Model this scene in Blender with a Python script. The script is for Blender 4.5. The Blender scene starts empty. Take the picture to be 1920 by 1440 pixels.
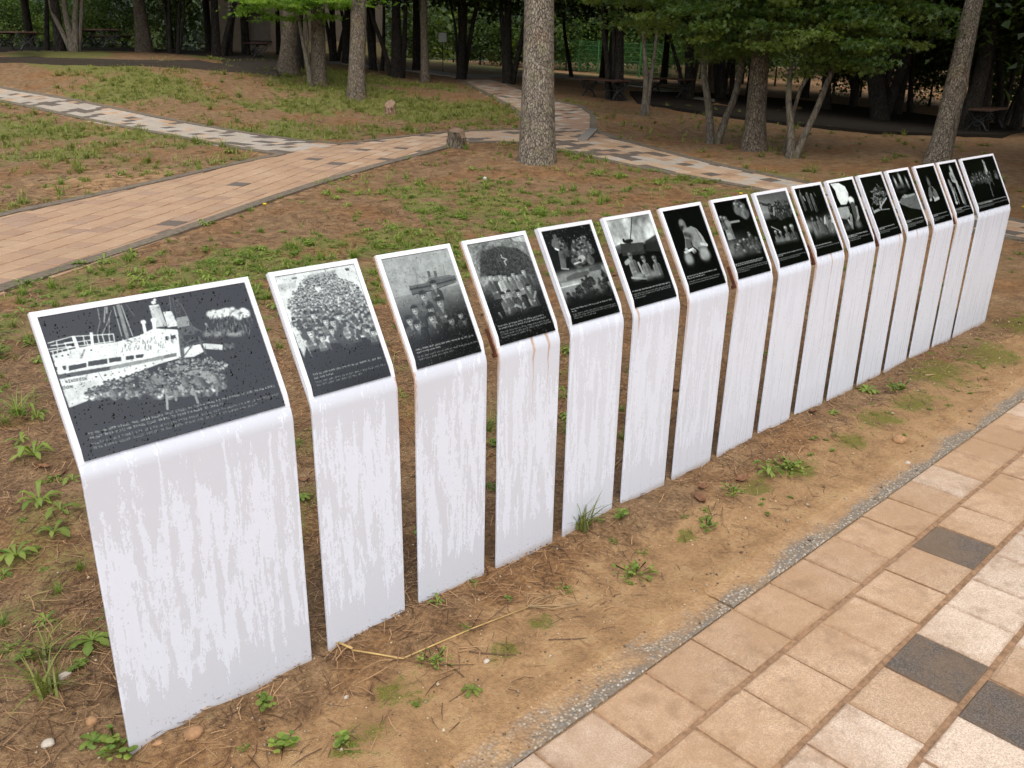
import bpy, bmesh, math, random
import numpy as np
from mathutils import Vector, Matrix, Euler
from mathutils.geometry import tessellate_polygon

random.seed(7)
RNG = np.random.RandomState(11)
SC = bpy.context.scene
COL = SC.collection

# ---------------------------------------------------------------- camera, sky, sun, exposure
CAM_LOC = np.array([-0.45396, -1.6987, 1.51042])
FPX = 1620.0                                   # focal length in pixels of a 1920 x 1440 frame
RIGHT = np.array([0.72394, -0.68961, 0.01864])
UP = np.array([0.23329, 0.27015, 0.93413])
FWD = np.array([0.64922, 0.67191, -0.35645])
cam = bpy.data.cameras.new('camera')
cam.sensor_width = 36.0
cam.lens = 36.0*FPX/1920.0
cam.clip_start = .05
cam.clip_end = 400.0
cam_ob = bpy.data.objects.new('camera', cam)
COL.objects.link(cam_ob)
cam_ob.matrix_world = Matrix(((RIGHT[0], UP[0], -FWD[0], CAM_LOC[0]), (RIGHT[1], UP[1], -FWD[1], CAM_LOC[1]), (RIGHT[2], UP[2], -FWD[2], CAM_LOC[2]), (0, 0, 0, 1)))
SC.camera = cam_ob

SUN_EL, SUN_AZ = math.radians(62), math.radians(215)     # high, behind the camera's left shoulder (azimuth from +y towards +x)
world = bpy.data.worlds.new('World')
SC.world = world
world.use_nodes = True
wn = world.node_tree.nodes
wl = world.node_tree.links
wn.clear()
sky = wn.new('ShaderNodeTexSky')
sky.sky_type = 'NISHITA'
sky.sun_disc = False
sky.sun_elevation = SUN_EL
sky.sun_rotation = SUN_AZ
sky.dust_density = 2.0
sky.air_density = 1.0
hsv = wn.new('ShaderNodeHueSaturation')                   # a cloud deck: the sky's light, nearly colourless
hsv.inputs['Saturation'].default_value = .38
bgn = wn.new('ShaderNodeBackground')
bgn.inputs['Strength'].default_value = .15
wo = wn.new('ShaderNodeOutputWorld')
wl.new(sky.outputs[0], hsv.inputs['Color'])
wl.new(hsv.outputs[0], bgn.inputs['Color'])
wl.new(bgn.outputs[0], wo.inputs['Surface'])
sun = bpy.data.lights.new('sun', 'SUN')
sun.energy = .7
sun.angle = math.radians(45)
sun.color = (1.0, .97, .915)
sun_ob = bpy.data.objects.new('sun', sun)
COL.objects.link(sun_ob)
sd = Vector((math.sin(SUN_AZ)*math.cos(SUN_EL), math.cos(SUN_AZ)*math.cos(SUN_EL), math.sin(SUN_EL)))
sun_ob.rotation_euler = sd.to_track_quat('Z', 'Y').to_euler()
SC.view_settings.view_transform = 'Standard'
SC.view_settings.look = 'None'
SC.view_settings.gamma = 1.0
SC.view_settings.use_curve_mapping = False
SC.view_settings.exposure = .93
SC.cycles.max_bounces = 5
SC.cycles.diffuse_bounces = 2
SC.cycles.transparent_max_bounces = 4
SC.cycles.use_denoising = True

# ---------------------------------------------------------------- helpers
def at(x, y, d):
    """world point seen at pixel (x, y) of a 1920-wide frame, d metres along the view axis"""
    return CAM_LOC+d*(FWD+(x-960)/FPX*RIGHT-(y-720)/FPX*UP)

_TAB = np.random.RandomState(5).rand(256, 256)
def vnoise(x, y):
    x = np.asarray(x, float); y = np.asarray(y, float)
    ix = np.floor(x).astype(int); iy = np.floor(y).astype(int)
    fx = x-ix; fy = y-iy
    fx = fx*fx*(3-2*fx); fy = fy*fy*(3-2*fy)
    g = lambda a, b: _TAB[a & 255, b & 255]
    return (g(ix, iy)*(1-fx)+g(ix+1, iy)*fx)*(1-fy)+(g(ix, iy+1)*(1-fx)+g(ix+1, iy+1)*fx)*fy
def fbm(x, y, o=4):
    s = 0; a = .5; n = 0
    for k in range(o):
        s = s+a*vnoise(x*2**k+17.3*k, y*2**k+9.1*k); n += a; a *= .5
    return s/n
def sstep(a, b, x):
    t = np.clip((np.asarray(x, float)-a)/(b-a), 0, 1)
    return t*t*(3-2*t)

# terrain: a gentle rise away from the row of panels, from heights read at known things
CTRL = []
for xx in np.arange(-4, 9, 1.6):
    for yy in (-4, -2, -.6, .4, 1.8): CTRL.append((xx, yy, 0.))
for px, py, d in [(0, 545, 4.6), (0, 405, 6.9)]:
    p = at(px, py, d); CTRL.append((p[0], p[1], 0.))
for px, py, d in [(1005, 322, 11.), (857, 272, 13.), (732, 218, 17.5), (1413, 280, 13.2), (1760, 300, 12.4), (1335, 268, 13.8), (1480, 298, 12.6), (1100, 250, 14.5), (0, 163, 19.5), (0, 190, 17.4), (530, 291, 11.4), (300, 218, 16.), (300, 250, 14.), (668, 182, 18.5), (597, 163, 20.), (541, 140, 21.), (40, 108, 21.), (250, 122, 20.5), (500, 134, 20.5), (180, 97, 25.), (1130, 184, 21.), (1255, 180, 23.), (1840, 250, 18.5), (1640, 252, 16.5), (1330, 217, 18.), (865, 150, 25.), (955, 157, 24.), (740, 147, 24.), (1000, 135, 32.), (1085, 140, 42.), (480, 97, 36.), (650, 100, 36.), (1600, 200, 26.), (1880, 235, 24.)]:
    p = at(px, py, d); CTRL.append(tuple(p))
for a in np.linspace(-1.6, 2.6, 12):
    CTRL.append((CAM_LOC[0]+62*math.sin(a), CAM_LOC[1]+62*math.cos(a), 1.0))
for a in np.linspace(2.9, 4.5, 4):
    CTRL.append((CAM_LOC[0]+30*math.sin(a), CAM_LOC[1]+30*math.cos(a), 0.))
CTRL = np.array(CTRL)
def _u(r2): return .5*r2*np.log(np.maximum(r2, 1e-9))
_n = len(CTRL)
_K = _u(((CTRL[:, None, :2]-CTRL[None, :, :2])**2).sum(-1))+np.eye(_n)*1.5
_P = np.c_[np.ones(_n), CTRL[:, :2]]
_A = np.block([[_K, _P], [_P.T, np.zeros((3, 3))]])
_W = np.linalg.solve(_A, np.r_[CTRL[:, 2], 0, 0, 0])
def base_z(x, y):
    x = np.asarray(x, float); y = np.asarray(y, float); sh = x.shape
    x = x.ravel(); y = y.ravel(); out = np.empty(x.size)
    for i in range(0, x.size, 20000):
        s = slice(i, i+20000)
        r2 = (x[s, None]-CTRL[None, :, 0])**2+(y[s, None]-CTRL[None, :, 1])**2
        out[s] = _u(r2)@_W[:_n]+_W[_n]+_W[_n+1]*x[s]+_W[_n+2]*y[s]
    d = np.hypot(x-CAM_LOC[0], y-CAM_LOC[1])
    w = 1-sstep(38, 60, d)
    near = 1-sstep(.6, 3., np.maximum(np.abs(y+.2)-1.2, 0)*1.)*1.
    near = near*(1-sstep(7, 9.5, x))*sstep(-6, -4, x)
    out = out*w+1.0*(1-w)
    return (out*(1-near)).reshape(sh)
def gz(x, y):
    return float(base_z(np.array([x]), np.array([y]))[0])
def hit(px, py):
    """where the ray through a pixel meets the ground"""
    d = FWD+(px-960)/FPX*RIGHT-(py-720)/FPX*UP
    t = np.linspace(.8, 70, 1400)
    P = CAM_LOC+t[:, None]*d
    f = P[:, 2]-base_z(P[:, 0], P[:, 1])
    k = np.where(f < 0)[0]
    if len(k) == 0: return P[-1]
    k = k[0]; a = f[k-1]/(f[k-1]-f[k]+1e-12)
    return P[k-1]*(1-a)+P[k]*a

def in_poly(x, y, q):
    x = np.asarray(x, float); y = np.asarray(y, float)
    ins = np.zeros(x.shape, bool); q = np.asarray(q)
    for i in range(len(q)):
        (xa, ya), (xb, yb) = q[i][:2], q[(i+1) % len(q)][:2]
        if ya == yb: continue
        ins ^= ((ya > y) != (yb > y)) & (x < (xb-xa)*(y-ya)/(yb-ya)+xa)
    return ins

def mesh_data(name, V, F, mats, smooth=False, col=None, mi=None):
    V = np.asarray(V, float).reshape(-1, 3)
    me = bpy.data.meshes.new(name)
    if isinstance(F, np.ndarray):
        n, k = F.shape
        me.vertices.add(len(V)); me.vertices.foreach_set('co', V.astype(np.float32).ravel())
        me.loops.add(n*k); me.loops.foreach_set('vertex_index', F.astype(np.int32).ravel())
        me.polygons.add(n); me.polygons.foreach_set('loop_start', np.arange(0, n*k, k, dtype=np.int32))
        me.polygons.foreach_set('loop_total', np.full(n, k, dtype=np.int32))
    else:
        me.from_pydata([tuple(v) for v in V], [], [tuple(int(i) for i in f) for f in F])
    for m in (mats if isinstance(mats, (list, tuple)) else [mats]): me.materials.append(m)
    if mi is not None: me.polygons.foreach_set('material_index', np.asarray(mi, np.int32))
    if smooth: me.polygons.foreach_set('use_smooth', np.ones(len(me.polygons), bool))
    if col is not None:
        ca = me.color_attributes.new('tint', 'FLOAT_COLOR', 'POINT')
        c = np.ones((len(V), 4), np.float32); col = np.asarray(col, np.float32)
        if col.ndim == 1: c[:, :3] = col[:, None]
        else: c[:, :col.shape[1]] = col
        ca.data.foreach_set('color', c.ravel())
    me.update(); me.validate()
    return me
def put(name, me, parent=None, loc=(0, 0, 0), rot=(0, 0, 0), scale=(1, 1, 1)):
    o = bpy.data.objects.new(name, me)
    COL.objects.link(o)
    if parent is not None: o.parent = parent
    o.location = loc; o.rotation_euler = rot; o.scale = scale
    return o
def mk(name, V, F, mats, parent=None, smooth=False, col=None, mi=None, loc=(0, 0, 0)):
    return put(name, mesh_data(name, V, F, mats, smooth, col, mi), parent, loc)
def tag(o, label=None, cat=None, group=None, kind=None):
    if label: o['label'] = label
    if cat: o['category'] = cat
    if group: o['group'] = group
    if kind: o['kind'] = kind
    return o
def empty(name, loc, rz=0.):
    o = bpy.data.objects.new(name, None)
    COL.objects.link(o); o.location = loc; o.rotation_euler = (0, 0, rz); o.empty_display_size = .1
    return o
class MB:
    """collects boxes, bars and tubes of one mesh"""
    def __init__(s): s.V = []; s.F = []
    def add(s, V, F):
        b = len(s.V); s.V += [tuple(v) for v in V]; s.F += [tuple(i+b for i in f) for f in F]
    def box(s, c, d, R=None, taper=1.):
        h = np.array(d)/2; v = []
        for z in (-1, 1):
            t = taper if z > 0 else 1
            for x, y in ((-1, -1), (1, -1), (1, 1), (-1, 1)): v.append((x*h[0]*t, y*h[1]*t, z*h[2]))
        v = np.array(v)
        if R is not None: v = v@np.array(R).T
        s.add(v+np.array(c), [(0, 3, 2, 1), (4, 5, 6, 7), (0, 1, 5, 4), (1, 2, 6, 5), (2, 3, 7, 6), (3, 0, 4, 7)])
    def bev(s, c, d, b, R=None):
        """box with its upper edges chamfered"""
        h = np.array(d)/2
        v = []
        for z, k in ((-h[2], 0), (h[2]-b, 0), (h[2], b)):
            for x, y in ((-1, -1), (1, -1), (1, 1), (-1, 1)): v.append((x*(h[0]-k), y*(h[1]-k), z))
        v = np.array(v)
        if R is not None: v = v@np.array(R).T
        f = [(0, 3, 2, 1), (8, 9, 10, 11)]
        for k in (0, 4):
            for i in range(4): j = (i+1) % 4; f.append((k+i, k+j, k+4+j, k+4+i))
        s.add(v+np.array(c), f)
    def tube(s, pts, rad, n=8, cap=True):
        pts = np.array(pts, float); m = len(pts)
        rad = np.broadcast_to(np.array(rad, float), (m,))
        T = np.gradient(pts, axis=0); T /= np.linalg.norm(T, axis=1)[:, None]+1e-9
        ref = np.array([0, 0, 1.]) if abs(T[0][2]) < .9 else np.array([1., 0, 0])
        V = []
        for i in range(m):
            a = np.cross(T[i], ref); a /= np.linalg.norm(a)+1e-9; b = np.cross(T[i], a)
            for k in range(n):
                t = 2*math.pi*k/n; V.append(pts[i]+rad[i]*(math.cos(t)*a+math.sin(t)*b))
        F = []
        for i in range(m-1):
            for k in range(n):
                k2 = (k+1) % n; F.append((i*n+k, i*n+k2, (i+1)*n+k2, (i+1)*n+k))
        if cap: F.append(tuple(range(n-1, -1, -1))); F.append(tuple(range((m-1)*n, m*n)))
        s.add(V, F)
    def data(s, name, mat, smooth=False): return mesh_data(name, s.V, s.F, mat, smooth)
    def build(s, name, mat, parent=None, smooth=False, loc=(0, 0, 0)): return mk(name, s.V, s.F, mat, parent, smooth, loc=loc)

# ---------------------------------------------------------------- materials
class N:
    """a material's nodes by short calls"""
    def __init__(s, name):
        s.m = bpy.data.materials.new(name); s.m.use_nodes = True
        s.t = s.m.node_tree; s.t.nodes.clear()
        s.out = s.n('ShaderNodeOutputMaterial')
    def n(s, ty, **kw):
        x = s.t.nodes.new(ty)
        for k, v in kw.items(): setattr(x, k, v)
        return x
    def put(s, sock, v):
        if v is None: return
        if isinstance(v, bpy.types.NodeSocket): s.t.links.new(v, sock)
        elif isinstance(v, (tuple, list)) and len(v) == 3 and sock.type == 'RGBA': sock.default_value = (*v, 1)
        else: sock.default_value = v
    def co(s, kind='Object'): return s.n('ShaderNodeTexCoord').outputs[kind]
    def pos(s): return s.n('ShaderNodeNewGeometry').outputs['Position']
    def mapp(s, v, scale=(1, 1, 1), loc=None):
        x = s.n('ShaderNodeMapping'); s.put(x.inputs['Vector'], v); x.inputs['Scale'].default_value = scale
        if loc is not None: s.put(x.inputs['Location'], loc)
        return x.outputs[0]
    def noise(s, v, sc, det=4, rough=.55, dist=0.):
        x = s.n('ShaderNodeTexNoise'); s.put(x.inputs['Vector'], v); x.inputs['Scale'].default_value = sc
        x.inputs['Detail'].default_value = det; x.inputs['Roughness'].default_value = rough; x.inputs['Distortion'].default_value = dist
        return x.outputs['Fac']
    def vor(s, v, sc, feature='F1', out='Distance', rnd=1.):
        x = s.n('ShaderNodeTexVoronoi', feature=feature); s.put(x.inputs['Vector'], v); x.inputs['Scale'].default_value = sc
        x.inputs['Randomness'].default_value = rnd
        return x.outputs[out]
    def math(s, op, a, b=None, c=None, clamp=False):
        x = s.n('ShaderNodeMath', operation=op); x.use_clamp = clamp
        for i, v in enumerate((a, b, c)): s.put(x.inputs[i], v)
        return x.outputs[0]
    def ramp(s, f, stops, interp='LINEAR'):
        x = s.n('ShaderNodeValToRGB'); r = x.color_ramp; r.interpolation = interp
        while len(r.elements) < len(stops): r.elements.new(.5)
        for e, (p, c) in zip(r.elements, stops):
            e.position = p; e.color = (*c, 1) if isinstance(c, tuple) else (c, c, c, 1)
        s.put(x.inputs[0], f); return x.outputs[0]
    def step(s, f, a, b):
        x = s.n('ShaderNodeMapRange', interpolation_type='SMOOTHSTEP'); s.put(x.inputs[0], f)
        s.put(x.inputs[1], a); s.put(x.inputs[2], b); x.inputs[3].default_value = 0; x.inputs[4].default_value = 1
        return x.outputs[0]
    def mix(s, f, a, b, mode='MIX'):
        x = s.n('ShaderNodeMix', data_type='RGBA', blend_type=mode)
        s.put(x.inputs[0], f); s.put(x.inputs[6], a); s.put(x.inputs[7], b)
        return x.outputs[2]
    def sep(s, v):
        x = s.n('ShaderNodeSeparateXYZ'); s.put(x.inputs[0], v); return x.outputs
    def attr(s, name, ty='GEOMETRY'):
        x = s.n('ShaderNodeAttribute', attribute_name=name, attribute_type=ty); return x
    def rnd(s): return s.n('ShaderNodeObjectInfo').outputs['Random']
    def bump(s, h, strength=.3, dist=.01, nrm=None):
        x = s.n('ShaderNodeBump'); s.put(x.inputs['Height'], h); x.inputs['Strength'].default_value = strength
        x.inputs['Distance'].default_value = dist
        if nrm is not None: s.put(x.inputs['Normal'], nrm)
        return x.outputs[0]
    def bsdf(s, col, rough=.7, nrm=None, spec=.5, metal=0., coat=None):
        x = s.n('ShaderNodeBsdfPrincipled'); s.put(x.inputs['Base Color'], col); s.put(x.inputs['Roughness'], rough)
        s.put(x.inputs['Specular IOR Level'], spec); s.put(x.inputs['Metallic'], metal)
        if nrm is not None: s.put(x.inputs['Normal'], nrm)
        if coat: x.inputs['Coat Weight'].default_value = coat; x.inputs['Coat Roughness'].default_value = .06
        return x.outputs[0]
    def end(s, sh): s.t.links.new(sh, s.out.inputs['Surface']); return s.m

def plain(name, c, rough=.6, var=.25, sc=30, metal=0., bump=.15, spec=.4):
    n = N(name); co = n.co()
    f = n.noise(co, sc, 5); r = n.rnd()
    col = n.mix(n.ramp(f, [(.3, 0.), (.7, 1.)]), tuple(x*(1-var) for x in c), tuple(min(1, x*(1+var)) for x in c))
    k = n.math('MULTIPLY_ADD', r, .3, .85)
    col = n.mix(1., col, n.ramp(k, [(0, 0.), (1, 1.)]), 'MULTIPLY')
    return n.end(n.bsdf(col, rough, n.bump(f, bump, .004), spec, metal))

def mat_ground():
    n = N('soil'); p = n.pos()
    a = n.attr('tint').outputs['Color']; ch = n.sep(a)      # x sand, y green film, z moss
    f1 = n.noise(p, 1.3, 4); f2 = n.noise(p, 9, 5, .6); f3 = n.noise(p, 75, 4, .7); f4 = n.noise(n.mapp(p, (1, 1, 1)), 260, 2, .6)
    lit = n.ramp(n.math('ADD', n.math('MULTIPLY', f3, .6), n.math('MULTIPLY', f2, .4)), [(.28, (.05, .026, .012)), (.42, (.152, .086, .04)), (.55, (.28, .168, .082)), (.7, (.44, .296, .158))])
    lit = n.mix(n.step(f1, .42, .66), lit, n.mix(1., lit, (1.0, .86, .7), 'MULTIPLY'))
    snd = n.ramp(n.math('ADD', n.math('MULTIPLY', f2, .55), n.math('MULTIPLY', f3, .45)), [(.3, (.19, .105, .046)), (.5, (.37, .212, .094)), (.7, (.53, .345, .17))])
    grains = n.step(n.vor(p, 150), .2, .08)
    gcol = n.ramp(n.n('ShaderNodeTexWhiteNoise').outputs[0], [(0, .5), (1, .5)])
    sndm = n.step(n.math('ADD', ch[0], n.math('MULTIPLY', n.math('SUBTRACT', f2, .5), .9)), .3, .72)
    col = n.mix(sndm, lit, snd)
    peb = n.math('MULTIPLY', grains, n.step(n.noise(p, 22, 3), .5, .62))
    col = n.mix(n.math('MULTIPLY', peb, .55), col, (.46, .37, .27))
    grn = n.math('MULTIPLY', n.step(n.math('ADD', ch[1], n.math('MULTIPLY', n.math('SUBTRACT', f3, .5), 1.3)), .35, .8), .75)
    col = n.mix(grn, col, n.ramp(f3, [(.3, (.07, .085, .016)), (.7, (.23, .26, .055))]))
    ms = n.step(n.math('ADD', ch[2], n.math('ADD', n.math('MULTIPLY', n.math('SUBTRACT', f2, .5), 2.2), n.math('MULTIPLY', n.math('SUBTRACT', f3, .5), 1.6))), .38, .85)
    col = n.mix(n.math('MULTIPLY', ms, .85), col, n.ramp(f4, [(.3, (.05, .055, .005)), (.7, (.2, .2, .02))]))
    h = n.math('ADD', n.math('MULTIPLY', f3, .7), n.math('MULTIPLY', f4, .35))
    return n.end(n.bsdf(col, n.math('MULTIPLY_ADD', sndm, -.12, .92), n.bump(h, .9, .016), .3))

def mat_paver(name, base, dirt, dark=False, edged=False):
    n = N(name); p = n.pos(); r = n.rnd()
    sp = n.noise(p, 150, 4, .8); sp2 = n.vor(p, 240); big = n.noise(p, 3.2, 4); mid = n.noise(p, 26, 4)
    k = .55 if dark else .3
    c = n.ramp(n.math('ADD', n.math('MULTIPLY', sp, .7), n.math('MULTIPLY', sp2, .4)), [(.32, tuple(x*(1-k) for x in base)), (.5, base), (.66, tuple(min(.9, x*(1+.35*(3 if dark else 1))) for x in base))])
    ch = n.attr('tint').outputs['Color']
    tone = n.math('MULTIPLY_ADD', r, .36, .8)
    c = n.mix(1., c, n.ramp(tone, [(0, 0.), (1, 1.)]), 'MULTIPLY')
    ys = n.sep(p)[1]
    # washed-in sand: most along the soil edge, in drifts elsewhere
    edge = n.step(ys, -1.25, -.68)
    drift = n.math('ADD', n.math('MULTIPLY', edge, .34), n.math('ADD', n.math('MULTIPLY', n.math('SUBTRACT', big, .5), 1.3), n.math('MULTIPLY', n.math('SUBTRACT', mid, .5), .7)))
    c = n.mix(n.math('MULTIPLY', n.step(drift, -.15, .55), .72), c, dirt)
    if edged:
        o = n.sep(n.co()); ex = n.math('MAXIMUM', n.math('MULTIPLY', n.math('ABSOLUTE', o[0]), 9.97), n.math('MULTIPLY', n.math('ABSOLUTE', o[1]), 10.3))
        ex = n.math('ADD', ex, n.math('MULTIPLY', n.math('SUBTRACT', n.noise(p, 55, 4, .7), .5), .5))
        c = n.mix(n.math('MULTIPLY', n.step(ex, .86, 1.06), .6), c, tuple(x*.8 for x in dirt))
        blot = n.noise(p, 11, 5, .7)
        c = n.mix(n.math('MULTIPLY', n.step(blot, .5, .68), .42), c, tuple(x*.62 for x in dirt))
        c = n.mix(n.math('MULTIPLY', n.step(n.noise(p, 480, 2, .8), .64, .7), .5), c, (.12, .085, .06))
    h = n.math('ADD', sp, n.math('MULTIPLY', sp2, .5))
    return n.end(n.bsdf(c, .78, n.bump(h, .45, .003), .4))

def mat_bark(name, lo, mid, hi, sx=16., sz=5., moss=0., bump=1.):
    """scaly bark: small plates of uneven tone between thin dark cracks, ridged along the stem"""
    n = N(name); co = n.co()
    nz = n.n('ShaderNodeTexNoise'); n.put(nz.inputs['Vector'], n.mapp(co, (sx*.7, sx*.7, sz*.5))); nz.inputs['Scale'].default_value = 1.; nz.inputs['Detail'].default_value = 4
    sc_ = n.n('ShaderNodeVectorMath', operation='SCALE'); n.put(sc_.inputs[0], nz.outputs['Color']); sc_.inputs['Scale'].default_value = 2.2
    wd = n.n('ShaderNodeVectorMath', operation='ADD'); n.put(wd.inputs[0], n.mapp(co, (sx*2.4, sx*2.4, sz*1.5))); n.put(wd.inputs[1], sc_.outputs[0])
    e = n.vor(wd.outputs[0], 1., 'DISTANCE_TO_EDGE'); cell = n.sep(n.vor(wd.outputs[0], 1., 'F1', 'Color'))[0]
    rid = n.noise(n.mapp(co, (sx*1.6, sx*1.6, sz*.28)), 1., 5, .7); f = n.noise(n.mapp(co, (sx*7, sx*7, sz*4)), 1., 4, .7); g = n.noise(co, 2.2, 3)
    h = n.math('ADD', n.math('MULTIPLY', n.step(e, .0, .16), .38), n.math('ADD', n.math('MULTIPLY', cell, .22), n.math('ADD', n.math('MULTIPLY', rid, .5), n.math('MULTIPLY', f, .35))))
    c = n.ramp(n.math('MULTIPLY', h, .72), [(.3, lo), (.58, mid), (.85, hi)])
    c = n.mix(n.math('MULTIPLY', n.step(g, .5, .72), .5), c, n.mix(1., c, (1.08, .84, .7), 'MULTIPLY'))
    if moss: c = n.mix(n.math('MULTIPLY', n.step(n.noise(co, 7, 5), .5, .66), moss), c, tuple(.45*(a+b)*k for a, b, k in zip(mid, hi, (.95, 1.1, .6))))
    return n.end(n.bsdf(c, .9, n.bump(h, bump, .03), .2))

def mat_leaf(name, c0, c1, trans=.35):
    n = N(name); t = n.sep(n.attr('tint').outputs['Color'])
    c = n.ramp(t[0], [(0, c0), (1, c1)])
    r = n.rnd()
    c = n.mix(1., c, n.ramp(n.math('MULTIPLY_ADD', r, .35, .8), [(0, 0.), (1, 1.)]), 'MULTIPLY')
    a = n.bsdf(c, .5, None, .35)
    tr = n.n('ShaderNodeBsdfTranslucent'); n.put(tr.inputs[0], n.mix(1., c, (1.25, 1.35, .6), 'MULTIPLY'))
    m = n.n('ShaderNodeMixShader'); m.inputs[0].default_value = trans
    n.t.links.new(a, m.inputs[1]); n.t.links.new(tr.outputs[0], m.inputs[2])
    return n.end(m.outputs[0])

def mat_sheet():
    """white enamelled steel with rain running down it: wet tracks are greyer than the dry paint; rust where it starts"""
    n = N('white_enamel'); co = n.co(); r = n.rnd()
    off = n.n('ShaderNodeCombineXYZ'); n.put(off.inputs[0], n.math('MULTIPLY', r, 37.)); n.put(off.inputs[1], n.math('MULTIPLY', r, 11.)); n.put(off.inputs[2], n.math('MULTIPLY', r, 23.))
    v = n.n('ShaderNodeVectorMath', operation='ADD'); n.put(v.inputs[0], co); n.put(v.inputs[1], off.outputs[0]); v = v.outputs[0]
    x, y, z = n.sep(co)
    a = n.noise(n.mapp(v, (40, 40, 4.2)), 1., 4, .58, .5); b = n.noise(n.mapp(v, (110, 110, 38)), 1., 3, .7); d = n.noise(n.mapp(v, (260, 260, 170)), 1., 2)
    w = n.math('ADD', n.math('MULTIPLY', a, 1.), n.math('ADD', n.math('MULTIPLY', b, .42), n.math('MULTIPLY', d, .24)))
    foot = n.math('MULTIPLY', n.step(z, .17, .03), .28); top = n.math('MULTIPLY', n.step(z, .55, .69), .12)
    w = n.math('ADD', w, n.math('ADD', foot, top))
    wet = n.step(w, .81, .875)
    fine = n.noise(n.mapp(v, (95, 95, 1.7)), 1., 3, .6, .2); amt = n.attr('wet', 'OBJECT').outputs['Fac']
    wet = n.math('ADD', n.math('MULTIPLY', wet, amt), n.math('MULTIPLY', n.step(fine, .5, .64), n.math('MULTIPLY', n.math('SUBTRACT', 1., amt), .55)))
    spots = n.math('MULTIPLY', n.step(n.vor(n.mapp(v, (1, 1, .8)), 75.), .24, .17), n.step(n.noise(v, 18, 2), .48, .56))
    wet = n.math('MAXIMUM', wet, n.math('MULTIPLY', spots, .8))
    # no tracks on the tilted tray itself
    c = n.mix(wet, (.75, .785, .86), (.64, .66, .71))
    stain = n.noise(n.mapp(v, (60, 60, 1.3)), 1., 3)
    c = n.mix(n.math('MULTIPLY', n.step(stain, .6, .72), .1), c, (.55, .47, .36))
    # soil splashes at the foot
    sp = n.math('MULTIPLY', n.step(n.noise(v, 120, 3, .7), .6, .68), n.step(z, .1, .015))
    c = n.mix(n.math('MULTIPLY', sp, .6), c, (.2, .12, .06)); 
    c = n.mix(n.math('MULTIPLY', n.step(z, .03, .0), .45), c, (.3, .2, .11))
    # rust: runs below the plate and eaten side edges
    ru = None
    wob = n.math('MULTIPLY', n.math('SUBTRACT', n.noise(n.mapp(v, (5, 5, 14)), 1., 3), .5), .03)
    for nm in ('rust_a', 'rust_b'):
        q = n.math('ABSOLUTE', n.math('ADD', n.math('SUBTRACT', x, n.attr(nm, 'OBJECT').outputs['Fac']), wob))
        wd = n.math('MULTIPLY_ADD', n.step(z, .62, .73), .005, .0016)
        m = n.math('MULTIPLY', n.math('MULTIPLY', n.step(n.math('DIVIDE', q, wd), 1.4, .2), .75), n.math('MULTIPLY', n.step(z, n.attr('rust_low', 'OBJECT').outputs['Fac'], .7), .95))
        ru = m if ru is None else n.math('MAXIMUM', ru, m)
    hw = n.attr('half_width', 'OBJECT').outputs['Fac']
    for nm, sg in (('rust_left', -1.), ('rust_right', 1.)):
        q = n.math('SUBTRACT', hw, n.math('MULTIPLY', x, sg))
        m = n.math('MULTIPLY', n.step(n.math('ADD', q, n.math('MULTIPLY', n.math('SUBTRACT', b, .5), .012)), .0065, .001), n.attr(nm, 'OBJECT').outputs['Fac'])
        m = n.math('MULTIPLY', m, n.math('MULTIPLY', n.step(n.math('ADD', z, n.math('MULTIPLY', stain, .5)), .75, 1.02), .85))
        ru = n.math('MAXIMUM', ru, m)
    c = n.mix(ru, c, n.ramp(b, [(.3, (.3, .12, .04)), (.7, (.66, .4, .2))]))
    h = n.math('ADD', n.math('MULTIPLY', wet, .3), n.math('MULTIPLY', n.noise(co, 14, 2), .15))
    return n.end(n.bsdf(c, n.math('MULTIPLY_ADD', wet, -.16, .36), n.bump(h, .06, .002), .5))

def mat_plate():
    """dark printed plate under glass, beaded with rain; the print is in the mesh's colours"""
    n = N('printed_plate'); co = n.co(); r = n.rnd()
    t = n.attr('tint').outputs['Color']
    v = n.n('ShaderNodeVectorMath', operation='ADD'); n.put(v.inputs[0], co); cx = n.n('ShaderNodeCombineXYZ'); n.put(cx.inputs[0], n.math('MULTIPLY', r, 9.)); n.put(v.inputs[1], cx.outputs[0]); v = v.outputs[0]
    dr = n.vor(v, 100., 'F1'); amt = n.attr('drops', 'OBJECT').outputs['Fac']
    cell = n.vor(v, 100., 'F1', 'Color'); cr = n.sep(cell)[0]
    rad = n.math('MULTIPLY', n.math('MULTIPLY', n.step(cr, .25, 1.1), amt), .36)
    drop = n.step(n.math('SUBTRACT', rad, dr), .0, .07)
    d2 = n.vor(v, 220., 'F1'); c2 = n.sep(n.vor(v, 220., 'F1', 'Color'))[1]
    drop2 = n.step(n.math('SUBTRACT', n.math('MULTIPLY', n.math('MULTIPLY', n.step(c2, .5, 1.), amt), .35), d2), .0, .08)
    drop = n.math('MAXIMUM', drop, drop2)
    c = n.mix(n.math('MULTIPLY', drop, .25), t, n.mix(1., t, (.3, .3, .3), 'MULTIPLY'))  # beads' dark reflections painted in: darker colour here, lower gloss below
    h = n.math('SQRT', n.math('MAXIMUM', n.math('SUBTRACT', rad, dr), 0.))
    h = n.math('ADD', h, n.math('SQRT', n.math('MAXIMUM', n.math('SUBTRACT', n.math('MULTIPLY', n.math('MULTIPLY', n.step(c2, .5, 1.), amt), .35), d2), 0.)))
    return n.end(n.bsdf(c, .12, n.bump(h, .9, .004), n.math('MULTIPLY_ADD', drop, -.6, 1.)))

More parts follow.
